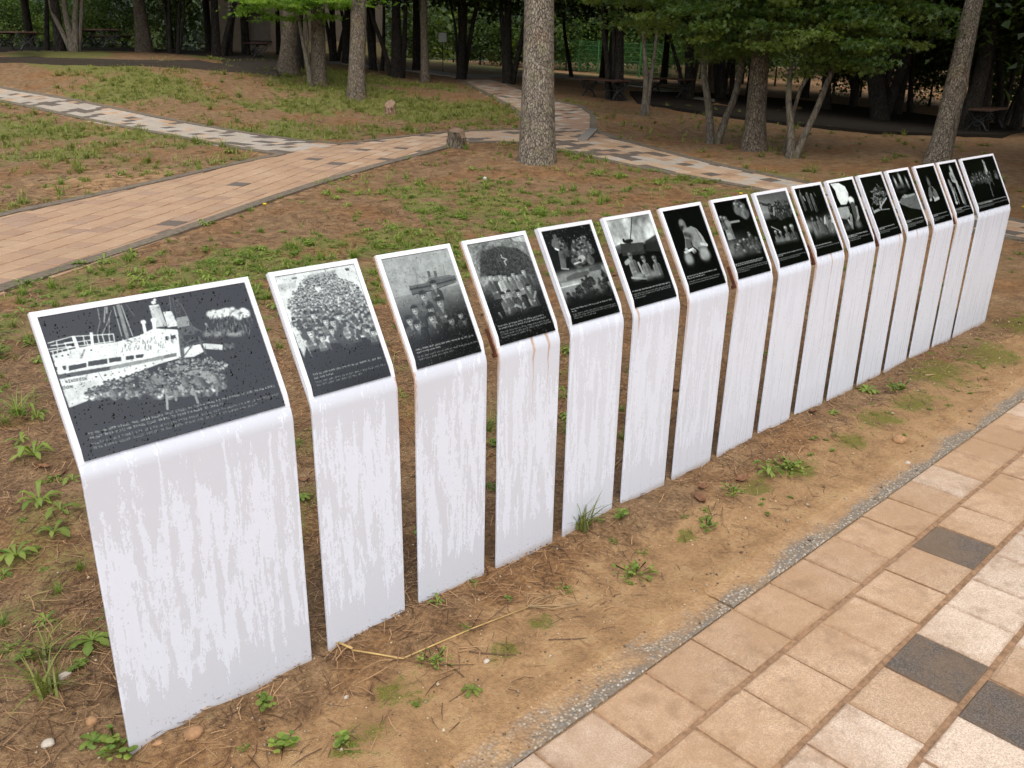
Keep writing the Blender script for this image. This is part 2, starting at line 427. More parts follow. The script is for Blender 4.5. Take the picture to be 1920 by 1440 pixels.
M = {}
M['soil'] = mat_ground()
M['paver_cream'] = mat_paver('paver_cream', (.48, .325, .205), (.375, .22, .112), False, True)
M['paver_wash'] = mat_paver('paver_wash', (.47, .355, .255), (.4, .25, .14))
M['paver_pale'] = mat_paver('paver_pale', (.57, .44, .33), (.4, .25, .145), False, True)
M['paver_tan'] = mat_paver('paver_tan', (.40, .27, .17), (.37, .22, .12))
M['paver_brown'] = mat_paver('paver_brown', (.24, .165, .115), (.36, .21, .12), True)
M['paver_black'] = mat_paver('paver_black', (.092, .077, .064), (.13, .095, .065), True)
M['paver_grey'] = mat_paver('paver_grey', (.4, .36, .305), (.38, .3, .215))
M['paver_dark'] = mat_paver('paver_dark', (.08, .066, .055), (.2, .13, .075), True, True)
M['joint_sand'] = plain('joint_sand', (.3, .175, .095), .95, .35, 60)
M['bark_grey'] = mat_bark('bark_grey', (.055, .042, .03), (.2, .16, .118), (.42, .355, .275), 17, 6.5, .25)
M['bark_brown'] = mat_bark('bark_brown', (.045, .032, .022), (.15, .115, .082), (.3, .245, .185), 15, 4.5, .3)
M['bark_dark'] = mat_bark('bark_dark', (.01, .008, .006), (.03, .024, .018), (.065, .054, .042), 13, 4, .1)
M['bark_smooth'] = mat_bark('bark_smooth', (.06, .05, .037), (.135, .11, .082), (.22, .185, .14), 9, 2.5, .35, .5)
M['leaf_maple'] = mat_leaf('leaf_maple', (.028, .07, .015), (.18, .23, .05), .5)
M['leaf_bright'] = mat_leaf('leaf_bright', (.1, .2, .022), (.26, .38, .06), .5)
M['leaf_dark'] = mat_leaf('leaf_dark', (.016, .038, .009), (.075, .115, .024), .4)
M['leaf_shrub'] = mat_leaf('leaf_shrub', (.018, .045, .008), (.12, .18, .032), .4)
M['leaf_wood'] = mat_leaf('leaf_wood', (.007, .016, .004), (.14, .19, .035), .35)  # low end painted dark for canopy shade, high end for leaves in light
M['needle'] = mat_leaf('needle', (.015, .035, .012), (.04, .07, .02), .2)
M['weed'] = mat_leaf('weed', (.1, .18, .025), (.33, .41, .08), .4)
M['grass'] = mat_leaf('grass', (.11, .135, .026), (.32, .33, .085), .35)
M['litter'] = mat_leaf('litter', (.07, .032, .014), (.48, .28, .135), .1)
M['concrete'] = plain('concrete', (.24, .21, .17), .9, .25, 40)
M['kerb'] = plain('kerb', (.16, .125, .085), .92, .35, 25)
M['asphalt_shaded'] = plain('asphalt_shaded', (.028, .023, .018), 1., .3, 50, spec=.02)  # darker copy of asphalt, the trees' shade put into its colour
M['asphalt'] = plain('asphalt', (.062, .05, .038), 1., .3, 50, spec=.05)
M['wood'] = plain('wood', (.075, .034, .02), .6, .35, 25)
M['iron'] = plain('iron', (.02, .02, .019), .55, .3, 30)
M['fence_green'] = plain('fence_green', (.05, .17, .045), .5, .15, 20)
M['wall'] = plain('wall', (.15, .122, .088), .85, .1, 6)
M['wall_base'] = plain('wall_base', (.3, .24, .12), .85, .15, 6)
M['shutter'] = plain('shutter', (.1, .085, .07), .6, .1, 6)
M['sign_white'] = plain('sign_white', (.6, .6, .58), .5, .06, 8)
M['letter_white'] = plain('letter_white', (.7, .7, .68), .5, .05, 8)
M['rust'] = plain('rust', (.11, .035, .016), .9, .5, 60)
M['stone_tan'] = plain('stone_tan', (.38, .21, .1), .85, .35, 40)
M['stone_pale'] = plain('stone_pale', (.5, .43, .34), .85, .25, 40)
M['straw'] = plain('straw', (.5, .33, .12), .7, .25, 30)
M['twig'] = plain('twig', (.12, .07, .04), .85, .4, 40)
M['dead_leaf'] = plain('dead_leaf', (.2, .09, .04), .7, .5, 40)
M['yellow'] = plain('yellow', (.75, .55, .02), .6, .15, 60)
M['fluff'] = plain('fluff', (.6, .58, .52), .9, .1, 60)
M['cut_wood'] = plain('cut_wood', (.24, .155, .095), .85, .3, 25)
M['straw_pale'] = plain('straw_pale', (.4, .27, .14), .8, .25, 30)
M['weed_stem'] = plain('weed_stem', (.12, .2, .05), .7, .2, 30)
M['cut_bark'] = mat_bark('cut_bark', (.1, .05, .03), (.3, .18, .11), (.5, .36, .25), 14, 3, 0.)
M['enamel'] = mat_sheet()
M['plate'] = mat_plate()
M['rim'] = plain('rim', (.8, .8, .82), .4, .04, 30, bump=.03)
M['plate_edge'] = plain('plate_edge', (.012, .012, .013), .3, .1, 20)
# ---------------------------------------------------------------- paths laid over the ground (plan outlines)
HX = lambda l: [hit(*p)[:2] for p in l]
A_near = HX([(-1000, 985), (-600, 808), (-260, 655), (-120, 592), (0, 545), (120, 507), (250, 465), (380, 420), (500, 377), (600, 344), (700, 314), (780, 293), (850, 273)])
A_far = HX([(-1000, 662), (-600, 562), (-260, 478), (-120, 437), (0, 405), (100, 385), (200, 363), (300, 341), (400, 318), (480, 300), (530, 291)])
L_near = HX([(530, 291), (460, 281), (400, 270), (300, 251), (200, 232), (100, 211), (0, 190), (-120, 165), (-260, 137)])
L_far = HX([(-260, 117), (-120, 142), (0, 164), (100, 182), (200, 201), (300, 221), (400, 240), (500, 256), (560, 265), (640, 272)])
J_far = HX([(640, 272), (735, 260), (840, 248), (977, 244)])
B_far = HX([(1112, 246), (1160, 262), (1200, 273), (1300, 299), (1400, 322), (1500, 342), (1600, 360), (1760, 390), (1920, 418), (2100, 452)])
B_near = HX([(2100, 500), (1920, 452), (1760, 424), (1600, 396), (1500, 376), (1400, 352), (1300, 334), (1200, 316), (1120, 299), (1045, 281), (960, 266), (870, 268)])
C_left = HX([(977, 244), (985, 225), (965, 205), (925, 183), (885, 163), (862, 150)])
C_right = HX([(925, 150), (985, 172), (1040, 190), (1090, 200), (1112, 216), (1112, 246)])
POLY_A = np.array(list(A_near)+list(reversed([*J_far]))[2:]+list(reversed(A_far)))
POLY_A = np.array(list(A_near)+[J_far[2], J_far[1], J_far[0]]+[A_far[-1]]+list(reversed(A_far))[1:])
POLY_L = np.array(list(L_near)+list(L_far))
POLY_B = np.array([J_far[2], J_far[3], C_right[-1]]+list(B_far)[1:]+list(B_near)+[A_near[-1]])
POLY_C = np.array(list(C_left)+list(C_right))
WALK_n = HX([(560, 119), (640, 121), (720, 128), (800, 138), (870, 148), (985, 145), (1060, 147), (1130, 155), (1210, 165), (1290, 185), (1340, 192)])
WALK_f = HX([(1340, 188), (1290, 180), (1210, 159), (1130, 150), (1060, 143), (985, 140), (870, 141), (800, 132), (720, 123), (640, 117), (560, 115)])
POLY_W = np.array(list(WALK_n)+list(WALK_f))
PATHS = [POLY_A, POLY_L, POLY_B, POLY_C]
def on_path(x, y):
    m = np.zeros(np.shape(x), bool)
    for q in PATHS: m |= in_poly(x, y, q)
    return m
def seg_dist(x, y, line):
    """plan distance to a polyline"""
    d = np.full(np.shape(x), 1e9)
    for a, b in zip(line[:-1], line[1:]):
        ax, ay = a[:2]; bx, by = b[:2]; dx, dy = bx-ax, by-ay
        t = np.clip(((x-ax)*dx+(y-ay)*dy)/(dx*dx+dy*dy+1e-9), 0, 1)
        d = np.minimum(d, np.hypot(x-ax-t*dx, y-ay-t*dy))
    return d

# ---------------------------------------------------------------- ground
def growing(a, step, lim, rate, sgn):
    out = []; x = a; s = step
    while abs(x-a) < lim:
        s *= 1+rate; x += sgn*s; out.append(x)
    return out
gx = np.array(sorted(growing(-1.4, .05, 60, .1, -1)+list(np.arange(-1.4, 6.2, .045))+growing(6.2, .045, 95, .055, 1)))
gy = np.array(sorted(growing(-.66, .03, 45, .22, -1)+list(np.arange(-.66, -.36, .016))+list(np.arange(-.36, 3.2, .045))+growing(3.2, .045, 95, .055, 1)))
GX, GY = np.meshgrid(gx, gy, indexing='ij')
DG = np.hypot(GX-CAM_LOC[0], GY-CAM_LOC[1])
BZ = base_z(GX, GY)
onp = on_path(GX, GY)
nearp = np.minimum.reduce([seg_dist(GX, GY, list(q)+[q[0]]) for q in PATHS])
calm = np.where(onp, 0., sstep(.0, .25, nearp))
rough = (fbm(GX*2.3, GY*2.3)-.5)*.05+(fbm(GX*9, GY*9, 3)-.5)*.026+(fbm(GX*24, GY*24, 2)-.5)*.016
row = np.exp(-(GY/.12)**2)*sstep(-.3, .1, GX)*(1-sstep(5.2, 5.6, GX))
rough = rough*(1-.3*row)+row*(.004+.012*(fbm(GX*11, GY*11, 3)-.4))
front = sstep(-.28, -.5, GY)                                  # sand washed flat towards the paving
amp = sstep(-.75, -.56, GY)
rough = rough*(1-front*.82)
big = np.exp(-((GX-7.6)**2+(GY-6.1)**2)/1.2)*.12              # swell round the foot of the big pine
ZG = BZ+rough*calm*amp+big*calm
# over the kerb the sand thins out in drifts
kerbz = .0015-.012*sstep(-.497, -.525, GY+.012*(fbm(GX*2.+4, GY*0, 3)-.5)*2)
kk = sstep(-.44, -.5, GY)
ZG = np.where(GY < 3, ZG*(1-kk)+kerbz*kk, ZG)
ZG = np.where(GY < -.615, np.minimum(ZG, -.05), ZG)
ZG = ZG-.0*onp
def green_at(x, y):
    """how much low green grows at a plan point, 0..1"""
    n1 = fbm(x*.55+3, y*.55+8, 4); n2 = fbm(x*2.4, y*2.4, 3)
    n2 = n2*.6+.4*fbm(x*6.5+2, y*6.5, 2)
    g = sstep(.47, .6, n1*.5+n2*.5)
    d = np.hypot(x-CAM_LOC[0], y-CAM_LOC[1])
    band = .35+.65*sstep(1.6, 3.4, y)*(1-sstep(5.5, 7.5, np.hypot(x-7.6, y-6.1)*0+y))
    bank = sstep(9.5, 12.5, y)*(1-sstep(12, 16, x))
    lawn = np.exp(-((x-25)**2+(y-27)**2)/70)
    side = sstep(9.5, 11, x)*(1-sstep(9, 11, y))
    g = g*(.3+.7*np.clip(band+bank, 0, 1))+bank*.5*sstep(.3, .55, n1)
    g = np.maximum(g, lawn)
    g = g*(1-.5*sstep(.5, .62, fbm(x*3.1+9, y*3.1, 3))*(1-bank))
    g = g*(1-.72*side)*(1-.85*np.exp(-((x-7.2)**2+(y-6.4)**2)/2.2))
    g = g*sstep(.15, .5, y)
    return np.clip(g, 0, 1)
sandm = sstep(.02, -.4, GY)*(1-.5*sstep(4.5, 7, GX))
for cx, cy, r in [(8.0, 7.2, 1.1), (3.2, 8.2, 1.6), (5.2, 13.2, 1.3), (1.0, 7.8, 1.2)]:
    sandm = np.maximum(sandm, .62*np.exp(-((GX-cx)**2+(GY-cy)**2)/r**2))
sandm = np.maximum(sandm, .5*(1-sstep(.0, .5, nearp))*(GY > 3))
moss = np.zeros_like(GX)
for cx, cy, r in [(.441, -.303, .09), (.554, -.233, .07), (.366, -.31, .05), (.592, -.293, .05), (1.044, -.277, .06), (.906, -.312, .07), (2.26, -.242, .12), (2.5, -.27, .13), (2.9, -.3, .13), (3.23, -.275, .16), (3.55, -.3, .2), (4.09, -.193, .3), (4.6, -.25, .3), (1.75, -.28, .06), (5.4, -.2, .3)]:
    moss = np.maximum(moss, np.exp(-((GX-cx)**2+((GY-cy)*1.6)**2)/r**2))
grn = green_at(GX, GY)*(~onp)
NXg, NYg = len(gx), len(gy)
idx = np.arange(NXg*NYg).reshape(NXg, NYg)
Fq = np.stack([idx[:-1, :-1], idx[1:, :-1], idx[1:, 1:], idx[:-1, 1:]], -1).reshape(-1, 4)
ground = mk('ground', np.stack([GX, GY, ZG], -1).reshape(-1, 3), Fq, M['soil'], smooth=True, col=np.stack([sandm, grn, moss], -1).reshape(-1, 3))
tag(ground, kind='structure')
from bisect import bisect_right
def surf(x, y):
    """height of the ground mesh at a plan point"""
    i = min(max(bisect_right(gx, x)-1, 0), NXg-2); j = min(max(bisect_right(gy, y)-1, 0), NYg-2)
    u = (x-gx[i])/(gx[i+1]-gx[i]); v = (y-gy[j])/(gy[j+1]-gy[j])
    return float((ZG[i, j]*(1-u)+ZG[i+1, j]*u)*(1-v)+(ZG[i, j+1]*(1-u)+ZG[i+1, j+1]*u)*v)

# ---------------------------------------------------------------- paving in front of the row
front_path = mk('path', *(lambda m: (m.V, m.F))((lambda m: (m.box((3.5, -6.62, -.03), (30, 12, .04)), m)[1])(MB())), M['joint_sand'])
front_path.name = 'path'
tag(front_path, kind='structure')
def paver_mesh(name, w, d, h, mat, b=.004, seed=0):
    m = MB(); m.bev((0, 0, -h/2), (w, d, h), b)
    r = np.random.RandomState(seed); V = np.array(m.V)
    V[:, :2] += r.uniform(-.0012, .0012, V[:, :2].shape)
    if w < .3:
        for c_ in r.choice(4, r.randint(0, 3), replace=False):      # worn corners
            k_ = r.uniform(.002, .007); V[8+c_, :2] *= 1-k_*12; V[4+c_, :2] *= 1-k_*4; V[8+c_, 2] -= k_*.35
    return mesh_data(name, V, m.F, mat)
pm = {k: [paver_mesh('paver', .2005, .194, .05, M[k], .0045, s) for s in range(8)] for k in ('paver_cream', 'paver_pale', 'paver_dark', 'paver_tan', 'paver_brown', 'paver_grey', 'paver_black', 'paver_wash')}
PH = [.068, .205, .152, .101, .05, .19, .12, .02, .16, .07, .0, .11]
DARK = {(1, 2.388), (2, 1.703), (3, 1.655), (1, 5.29), (5, 2.9), (4, 3.6), (6, 1.9)}
cnt = 0
for r in range(11):
    y0 = -.613-.2095*r
    x = PH[r]-.207*12
    while x < 6.4:
        x += .207
        xc = x+.1035
        yc = y0-.0975
        q = np.array([xc, yc, 0])-CAM_LOC
        dz = q@FWD
        if dz < .6: continue
        u, v = 960+FPX*(q@RIGHT)/dz, 720-FPX*(q@UP)/dz
        if u < 700 or u > 2250 or v > 1800: continue
        dk = any(rr == r and abs(xc-xx) < .1 for rr, xx in DARK) or (r > 3 and random.random() < .1)
        kind = 'paver_dark' if dk else ('paver_pale' if (r >= 2 and random.random() < .75) or random.random() < .15 else 'paver_cream')
        o = put('paver', pm[kind][random.randrange(8)], front_path, (xc, yc, -.0035+random.uniform(-.0022, .0022)-.0008*(r == 0)), (random.uniform(-.011, .011), random.uniform(-.011, .011), random.uniform(-.006, .006)+random.choice((0, math.pi))))
        cnt += 1
# flush concrete edging between soil and paving: gravelly faces
def mat_gravel():
    n = N('exposed_gravel'); p = n.pos()
    f2 = n.noise(p, 9, 5, .6); f3 = n.noise(p, 75, 4, .7)
    v = n.vor(p, 120., 'F1', 'Color'); d = n.vor(p, 120.); b = n.noise(p, 14, 4)
    c = n.ramp(n.sep(v)[0], [(0, (.13, .12, .11)), (.35, (.22, .2, .17)), (.6, (.32, .28, .225)), (.85, (.45, .37, .27)), (1, (.55, .5, .43))])
    c = n.mix(n.step(d, .3, .62), c, (.2, .15, .1))
    snd = n.ramp(n.math('ADD', n.math('MULTIPLY', f2, .55), n.math('MULTIPLY', f3, .45)), [(.3, (.19, .105, .046)), (.5, (.37, .212, .094)), (.7, (.53, .345, .17))])
    t = n.math('MULTIPLY', n.math('ADD', n.sep(p)[1], .612), 8.7)
    t = n.math('ADD', t, n.math('ADD', n.math('MULTIPLY', n.math('SUBTRACT', n.noise(n.mapp(p, (3.2, 9, 1)), 1., 4, .6), .5), 2.2), n.math('MULTIPLY', n.math('SUBTRACT', n.noise(p, 38, 4, .7), .5), .9)))
    c = n.mix(n.math('MULTIPLY', n.step(t, .02, .66), .93), c, snd)
    return n.end(n.bsdf(c, .7, n.bump(n.math('SUBTRACT', 1., d), .8, .004), .4))
M['gravel'] = mat_gravel()
ed = [paver_mesh('kerb_stone', .992, .112, .1, M['gravel'], .004, s) for s in range(2)]
for i in range(-2, 9):
    put('kerb_stone', ed[i % 2], front_path, (i*1.0+.02, -.5555, -.0025+.0007*(i % 3)), (0, 0, random.uniform(-.002, .002)))

# ---------------------------------------------------------------- paved paths behind
def gnormal(x, y):
    e = .15
    return Vector((-(gz(x+e, y)-gz(x-e, y))/(2*e), -(gz(x, y+e)-gz(x, y-e))/(2*e), 1)).normalized()
def strip_mesh(name, line, w, h, top, mat, seg=1.0, parent=None, off=0.):
    """kerb stones about a metre long along a plan line, following the ground"""
    line = [np.array(p[:2]) for p in line]
    acc = [0.]
    for a, b in zip(line[:-1], line[1:]): acc.append(acc[-1]+np.hypot(*(b-a)))
    tot = acc[-1]; P = np.array(line); n = max(1, int(round(tot/seg)))
    f = lambda s: np.array([np.interp(s, acc, P[:, 0]), np.interp(s, acc, P[:, 1])])
    outl = []
    for i in range(n):
        s0, s1 = tot*i/n+.004, tot*(i+1)/n-.004
        mb = []
        for s in (s0, (s0+s1)/2, s1):
            c = f(s); t = f(min(s+.05, tot))-f(max(s-.05, 0)); t /= np.hypot(*t)+1e-9; nn = np.array([-t[1], t[0]])
            for k in (-1, 1):
                q = c+nn*(off+k*w/2); mb.append((q[0], q[1], gz(*q)+top-h)); mb.append((q[0], q[1], gz(*q)+top))
        F = []
        for k in (0, 4): F += [(k+1, k+3, k+7, k+5), (k+0, k+1, k+5, k+4), (k+3, k+2, k+6, k+7)]
        F += [(0, 2, 3, 1), (8, 9, 11, 10)]
        outl.append(mk('kerb_stone', mb, F, mat, parent))
    return outl
def paved_path(poly, others, ang, ox, kinds, cap, cell=.207, darkp=.14, lift=.012):
    """bed plus pavers in a running bond; the ones that show largest are objects, the rest one mesh"""
    x0, y0 = poly.min(0); x1, y1 = poly.max(0)
    # bed sheet
    bx = np.arange(x0-.1, x1+.35, .25); by = np.arange(y0-.1, y1+.35, .25)
    BX, BY = np.meshgrid(bx, by, indexing='ij')
    Z = base_z(BX, BY)+.004
    id_ = np.arange(BX.size).reshape(BX.shape)
    cxm = (BX[:-1, :-1]+BX[1:, 1:])/2; cym = (BY[:-1, :-1]+BY[1:, 1:])/2
    ins = in_poly(cxm, cym, poly) & ~np.logical_or.reduce([in_poly(cxm, cym, q) for q in others] or [np.zeros(cxm.shape, bool)])
    q = np.stack([id_[:-1, :-1], id_[1:, :-1], id_[1:, 1:], id_[:-1, 1:]], -1)[ins]
    bed = mk('path', np.stack([BX, BY, Z], -1).reshape(-1, 3), q, M['joint_sand'], smooth=True)
    tag(bed, kind='structure')
    ca, sa = math.cos(ang), math.sin(ang)
    R = max(x1-x0, y1-y0)+2; cx, cy = (x0+x1)/2, (y0+y1)/2
    ii = int(R/cell)+2
    cells = []
    for j in range(-ii, ii):
        for i in range(-ii, ii):
            u = (i+(.5 if j % 2 else 0))*cell; v = j*cell
            cells.append((cx+u*ca-v*sa, cy+u*sa+v*ca))
    cells = np.array(cells)
    k = in_poly(cells[:, 0], cells[:, 1], poly)
    for o in others: k &= ~in_poly(cells[:, 0], cells[:, 1], o)
    cells = cells[k]
    P = np.c_[cells, base_z(cells[:, 0], cells[:, 1])]
    q = P-CAM_LOC; dz = q@FWD
    u = 960+FPX*(q@RIGHT)/dz; v = 720-FPX*(q@UP)/dz
    vis = (dz > .5) & (u > -60) & (u < 1980) & (v > -20)
    order = np.argsort(np.where(vis, dz, 1e6))
    rr = np.random.RandomState(int(ox)); JV, JF, JM = [], [], []
    names = ('paver_tan', 'paver_wash', 'paver_grey', 'paver_brown', 'paver_black')
    # dark pavers come in loose pairs
    dm = (fbm(cells[:, 0]*1.1, cells[:, 1]*1.1, 2) > .62)
    for n_, i in enumerate(order):
        x, y, z = P[i]
        kd = int(rr.choice(5, p=kinds(x, y, dm[i])))
        nr = gnormal(x, y)
        rot = nr.to_track_quat('Z', 'Y').to_matrix()@Matrix.Rotation(0, 3, 'Z')
        ax = Vector((ca, sa, 0)); ax = (ax-nr*ax.dot(nr)).normalized(); ay = nr.cross(ax)
        Mx = Matrix(((ax.x, ay.x, nr.x), (ax.y, ay.y, nr.y), (ax.z, ay.z, nr.z)))
        if n_ < cap and vis[i]:
            o = put('paver', pm[names[kd]][rr.randint(8)], bed, (x, y, z+lift+rr.uniform(-.0015, .0015)), Mx.to_euler())
        else:
            me = pm[names[kd]][rr.randint(8)]
            b = len(JV)*12
            JV.append(np.array([(Mx@v.co)[:] for v in me.vertices])+np.array([x, y, z+lift+rr.uniform(-.0015, .0015)]))
            for p_ in me.polygons: JF.append(tuple(b+t for t in p_.vertices)); JM.append(kd)
    if JV:
        o = mk('far_pavers', np.concatenate(JV), JF, [M[n] for n in names], bed, mi=JM)
        o['kind'] = 'stuff'
    return bed
angA = math.atan2(*(A_near[8]-A_near[3])[::-1])
angL = math.atan2(*(L_far[6]-L_far[2])[::-1])
angB = math.atan2(*(B_far[6]-B_far[2])[::-1])
def kA(x, y, d):
    f = float(sstep(5., 8., x)); k = .05 if d else 0.
    v = np.array([.8-.46*f-k, .0+.4*f, .0, .19+k-.12*f, .01+.1*f]); return v/v.sum()
def kB(x, y, d):
    f = float(sstep(5.5, 8., y)); v = np.array([.2, .25+.3*f, .35-.3*f, .03, .3 if d else .22]); return v/v.sum()
pathA = paved_path(POLY_A, [], angA, 3, kA, 300)
pathL = paved_path(POLY_L, [POLY_A], angL, 4, lambda x, y, d: np.array([.06, .08, .64, .02, .2]), 280)
pathB = paved_path(POLY_B, [POLY_A, POLY_L], angB, 5, kB, 220)
pathC = paved_path(POLY_C, [POLY_B, POLY_A], angB, 6, lambda x, y, d: np.array([0, 0, .25, .65, .1]), 60)  # mostly dark pavers, putting the grove's shade into this path's colour
for line, par in [(A_near, pathA), (A_far, pathA), (L_near, pathL), (L_far, pathL), (J_far, pathA), (B_far, pathB), (B_near, pathB), (C_left, pathC), (C_right, pathC)]:
    strip_mesh('kerb_stone', line, .125, .1, .021, M['kerb'], 1.0, par)
# pale concrete walk far behind
def sheet(name, poly, top, mat, thick=.06):
    tri = tessellate_polygon([[Vector((p[0], p[1], 0)) for p in poly]])
    n = len(poly)
    V = [(p[0], p[1], gz(*p)+top) for p in poly]+[(p[0], p[1], gz(*p)+top-thick) for p in poly]
    F = [tuple(t) for t in tri]+[(i, (i+1) % n, n+(i+1) % n, n+i) for i in range(n)]
    o = mk(name, V, F, mat)
    bm = bmesh.new(); bm.from_mesh(o.data); bmesh.ops.recalc_face_normals(bm, faces=bm.faces); bm.to_mesh(o.data); bm.free()
    return tag(o, kind='structure')
walk = sheet('path', [tuple(p) for p in POLY_W], .03, M['concrete'])
P2 = lambda l: [at(*p)[:2] for p in l]
plazaL = sheet('terrace', P2([(-160, 98, 21), (0, 106, 20.8), (250, 118, 20.4), (440, 131, 20.2), (520, 135, 20.2), (520, 120, 24), (440, 112, 26), (250, 103, 26), (0, 92, 26), (-160, 88, 26)]), .11, M['asphalt'], .3)
plazaR = sheet('terrace', P2([(1195, 196, 20), (1330, 217, 18), (1480, 236, 17), (1640, 252, 16.5), (1760, 257, 16.8), (1880, 257, 17.6), (1930, 242, 22), (1700, 215, 25), (1500, 198, 26), (1320, 186, 25), (1180, 180, 23)]), .06, M['asphalt_shaded'], .25)
# short pale kerb by the fork
q0, q1 = hit(1092, 266), hit(1112, 246)
strip_mesh('kerb_stone', [q0[:2], q1[:2]], .16, .12, .045, M['concrete'], 2., pathC)
# ---------------------------------------------------------------- printed pictures (flat print on the plates)
class Print:
    """A small grey drawing board. Points are given in the units of a sketch whose four plate corners are known;
    a homography takes them to the plate. Values are display greys 0..1."""
    def __init__(s, corners, w, h, seed, bg=.02):
        s.w, s.h = w, h
        s.ss = 2
        W, H = w*s.ss, h*s.ss
        s.W, s.H = W, H
        s.a = np.full((H, W), bg, float)
        s.rng = np.random.RandomState(seed)
        src = np.array(corners, float)
        dst = np.array([(0, 0), (W, 0), (W, H), (0, H)], float)
        A = []
        for (x, y), (u, v) in zip(src, dst):
            A.append([x, y, 1, 0, 0, 0, -u*x, -u*y]); A.append([0, 0, 0, x, y, 1, -v*x, -v*y])
        hm = np.linalg.solve(np.array(A), dst.ravel())
        s.hm = np.append(hm, 1).reshape(3, 3)
        s.yy, s.xx = np.mgrid[0:H, 0:W] + .5
        c = src.mean(0); p0 = s.t(c); p1 = s.t(c+np.array([1, 0])); p2 = s.t(c+np.array([0, 1]))
        s.k = .5*(np.hypot(*(p1-p0))+np.hypot(*(p2-p0)))
        e = s.t(c+np.array([1., 0]))-p0
        s.rot = math.atan2(e[1], e[0])
    def t(s, p):
        q = s.hm @ np.array([p[0], p[1], 1.]); return q[:2]/q[2]
    def comp(s, sl, m, val):
        s.a[sl] = s.a[sl]*(1-m)+val*m
    def box(s, x0, y0, x1, y1):
        x0 = max(0, int(x0)-2); y0 = max(0, int(y0)-2); x1 = min(s.W, int(x1)+3); y1 = min(s.H, int(y1)+3)
        if x1 <= x0 or y1 <= y0: return None
        return (slice(y0, y1), slice(x0, x1))
    def ell(s, c, rx, ry, val, soft=.15, ang=0., al=1., raw=False):
        p = np.array(c, float) if raw else s.t(c)
        if not raw: rx *= s.k; ry *= s.k
        r = max(rx, ry)*(1+soft)+1
        sl = s.box(p[0]-r, p[1]-r, p[0]+r, p[1]+r)
        if sl is None: return
        x = s.xx[sl]-p[0]; y = s.yy[sl]-p[1]
        ca, sa = math.cos(ang), math.sin(ang)
        d = np.sqrt(((x*ca+y*sa)/max(rx, .3))**2+((-x*sa+y*ca)/max(ry, .3))**2)
        m = np.clip((1+soft-d)/(2*soft+1e-3), 0, 1)*al
        s.comp(sl, m, val)
    def poly(s, pts, val, al=1., blur=0, tex=0., raw=False):
        q = np.array(pts, float) if raw else np.array([s.t(p) for p in pts])
        sl = s.box(q[:, 0].min()-blur, q[:, 1].min()-blur, q[:, 0].max()+blur, q[:, 1].max()+blur)
        if sl is None: return
        x, y = s.xx[sl], s.yy[sl]
        ins = np.zeros(x.shape, bool)
        n = len(q)
        for i in range(n):
            (xa, ya), (xb, yb) = q[i], q[(i+1) % n]
            if ya == yb: continue
            cr = ((ya > y) != (yb > y)) & (x < (xb-xa)*(y-ya)/(yb-ya)+xa)
            ins ^= cr
        m = ins.astype(float)
        for _ in range(blur): m = s.bl(m)
        v = val
        if tex: v = np.clip(val+tex*(s.rng.rand(*x.shape)-.5)*2, 0, 1)
        s.comp(sl, m*al, v)
    def bl(s, m):
        p = np.pad(m, 1, mode='edge')
        return (p[:-2, 1:-1]+p[2:, 1:-1]+p[1:-1, :-2]+p[1:-1, 2:]+2*p[1:-1, 1:-1])/6
    def line(s, p0, p1, wd, val, al=1., raw=False):
        a = np.array(p0, float) if raw else s.t(p0); b = np.array(p1, float) if raw else s.t(p1)
        w = wd if raw else wd*s.k
        sl = s.box(min(a[0], b[0])-w, min(a[1], b[1])-w, max(a[0], b[0])+w, max(a[1], b[1])+w)
        if sl is None: return
        x = s.xx[sl]-a[0]; y = s.yy[sl]-a[1]
        d = b-a; L2 = d@d+1e-9
        tt = np.clip((x*d[0]+y*d[1])/L2, 0, 1)
        r = np.hypot(x-tt*d[0], y-tt*d[1])
        m = np.clip(w/2+.5-r, 0, 1)*al
        s.comp(sl, m, val)
    def lines(s, seq, wd, val, al=1.):
        for a, b in zip(seq[:-1], seq[1:]): s.line(a, b, wd, val, al)
    def noise(s, cell, amp, octv=3):
        out = np.zeros((s.H, s.W))
        for o in range(octv):
            c = max(1.5, cell*s.ss/2**o)
            gh, gw = int(s.H/c)+3, int(s.W/c)+3
            g = s.rng.rand(gh, gw)-.5
            fy, fx = s.yy/c, s.xx/c
            iy, ix = fy.astype(int), fx.astype(int); ty, tx = fy-iy, fx-ix
            ty = ty*ty*(3-2*ty); tx = tx*tx*(3-2*tx)
            out += amp/2**o*((g[iy, ix]*(1-tx)+g[iy, ix+1]*tx)*(1-ty)+(g[iy+1, ix]*(1-tx)+g[iy+1, ix+1]*tx)*ty)
        return out
    def head(s, c, r, face=.7, cap=.12, tilt=0., kind='cap', raw=False, detail=True):
        """a small face: hair or cap on top, lit on one side, dark eyes and mouth"""
        p = np.array(c, float) if raw else s.t(c)
        R = r if raw else r*s.k
        f = lambda dx, dy, rx, ry, v, so=.25, al=1.: s.ell((p[0]+(dx*math.cos(tilt)-dy*math.sin(tilt))*R, p[1]+(dx*math.sin(tilt)+dy*math.cos(tilt))*R), rx*R, ry*R, v, so, tilt, al, raw=True)
        f(0, .9, .5, .6, face*.55)
        f(0, -.25, 1., 1.05, cap)
        f(.02, .12, .8, 1.0, face)
        f(.45, .2, .38, .8, face*.55, .6, .7)
        if kind == 'cap': f(-.05, -.75, 1.05, .5, cap); f(.35, -.62, .35, .25, cap*1.6)
        elif kind == 'helmet': f(0, -.6, 1.2, .75, cap*2.2); f(-.3, -.8, .5, .35, cap*4)
        else: f(0, -.8, .95, .45, cap)
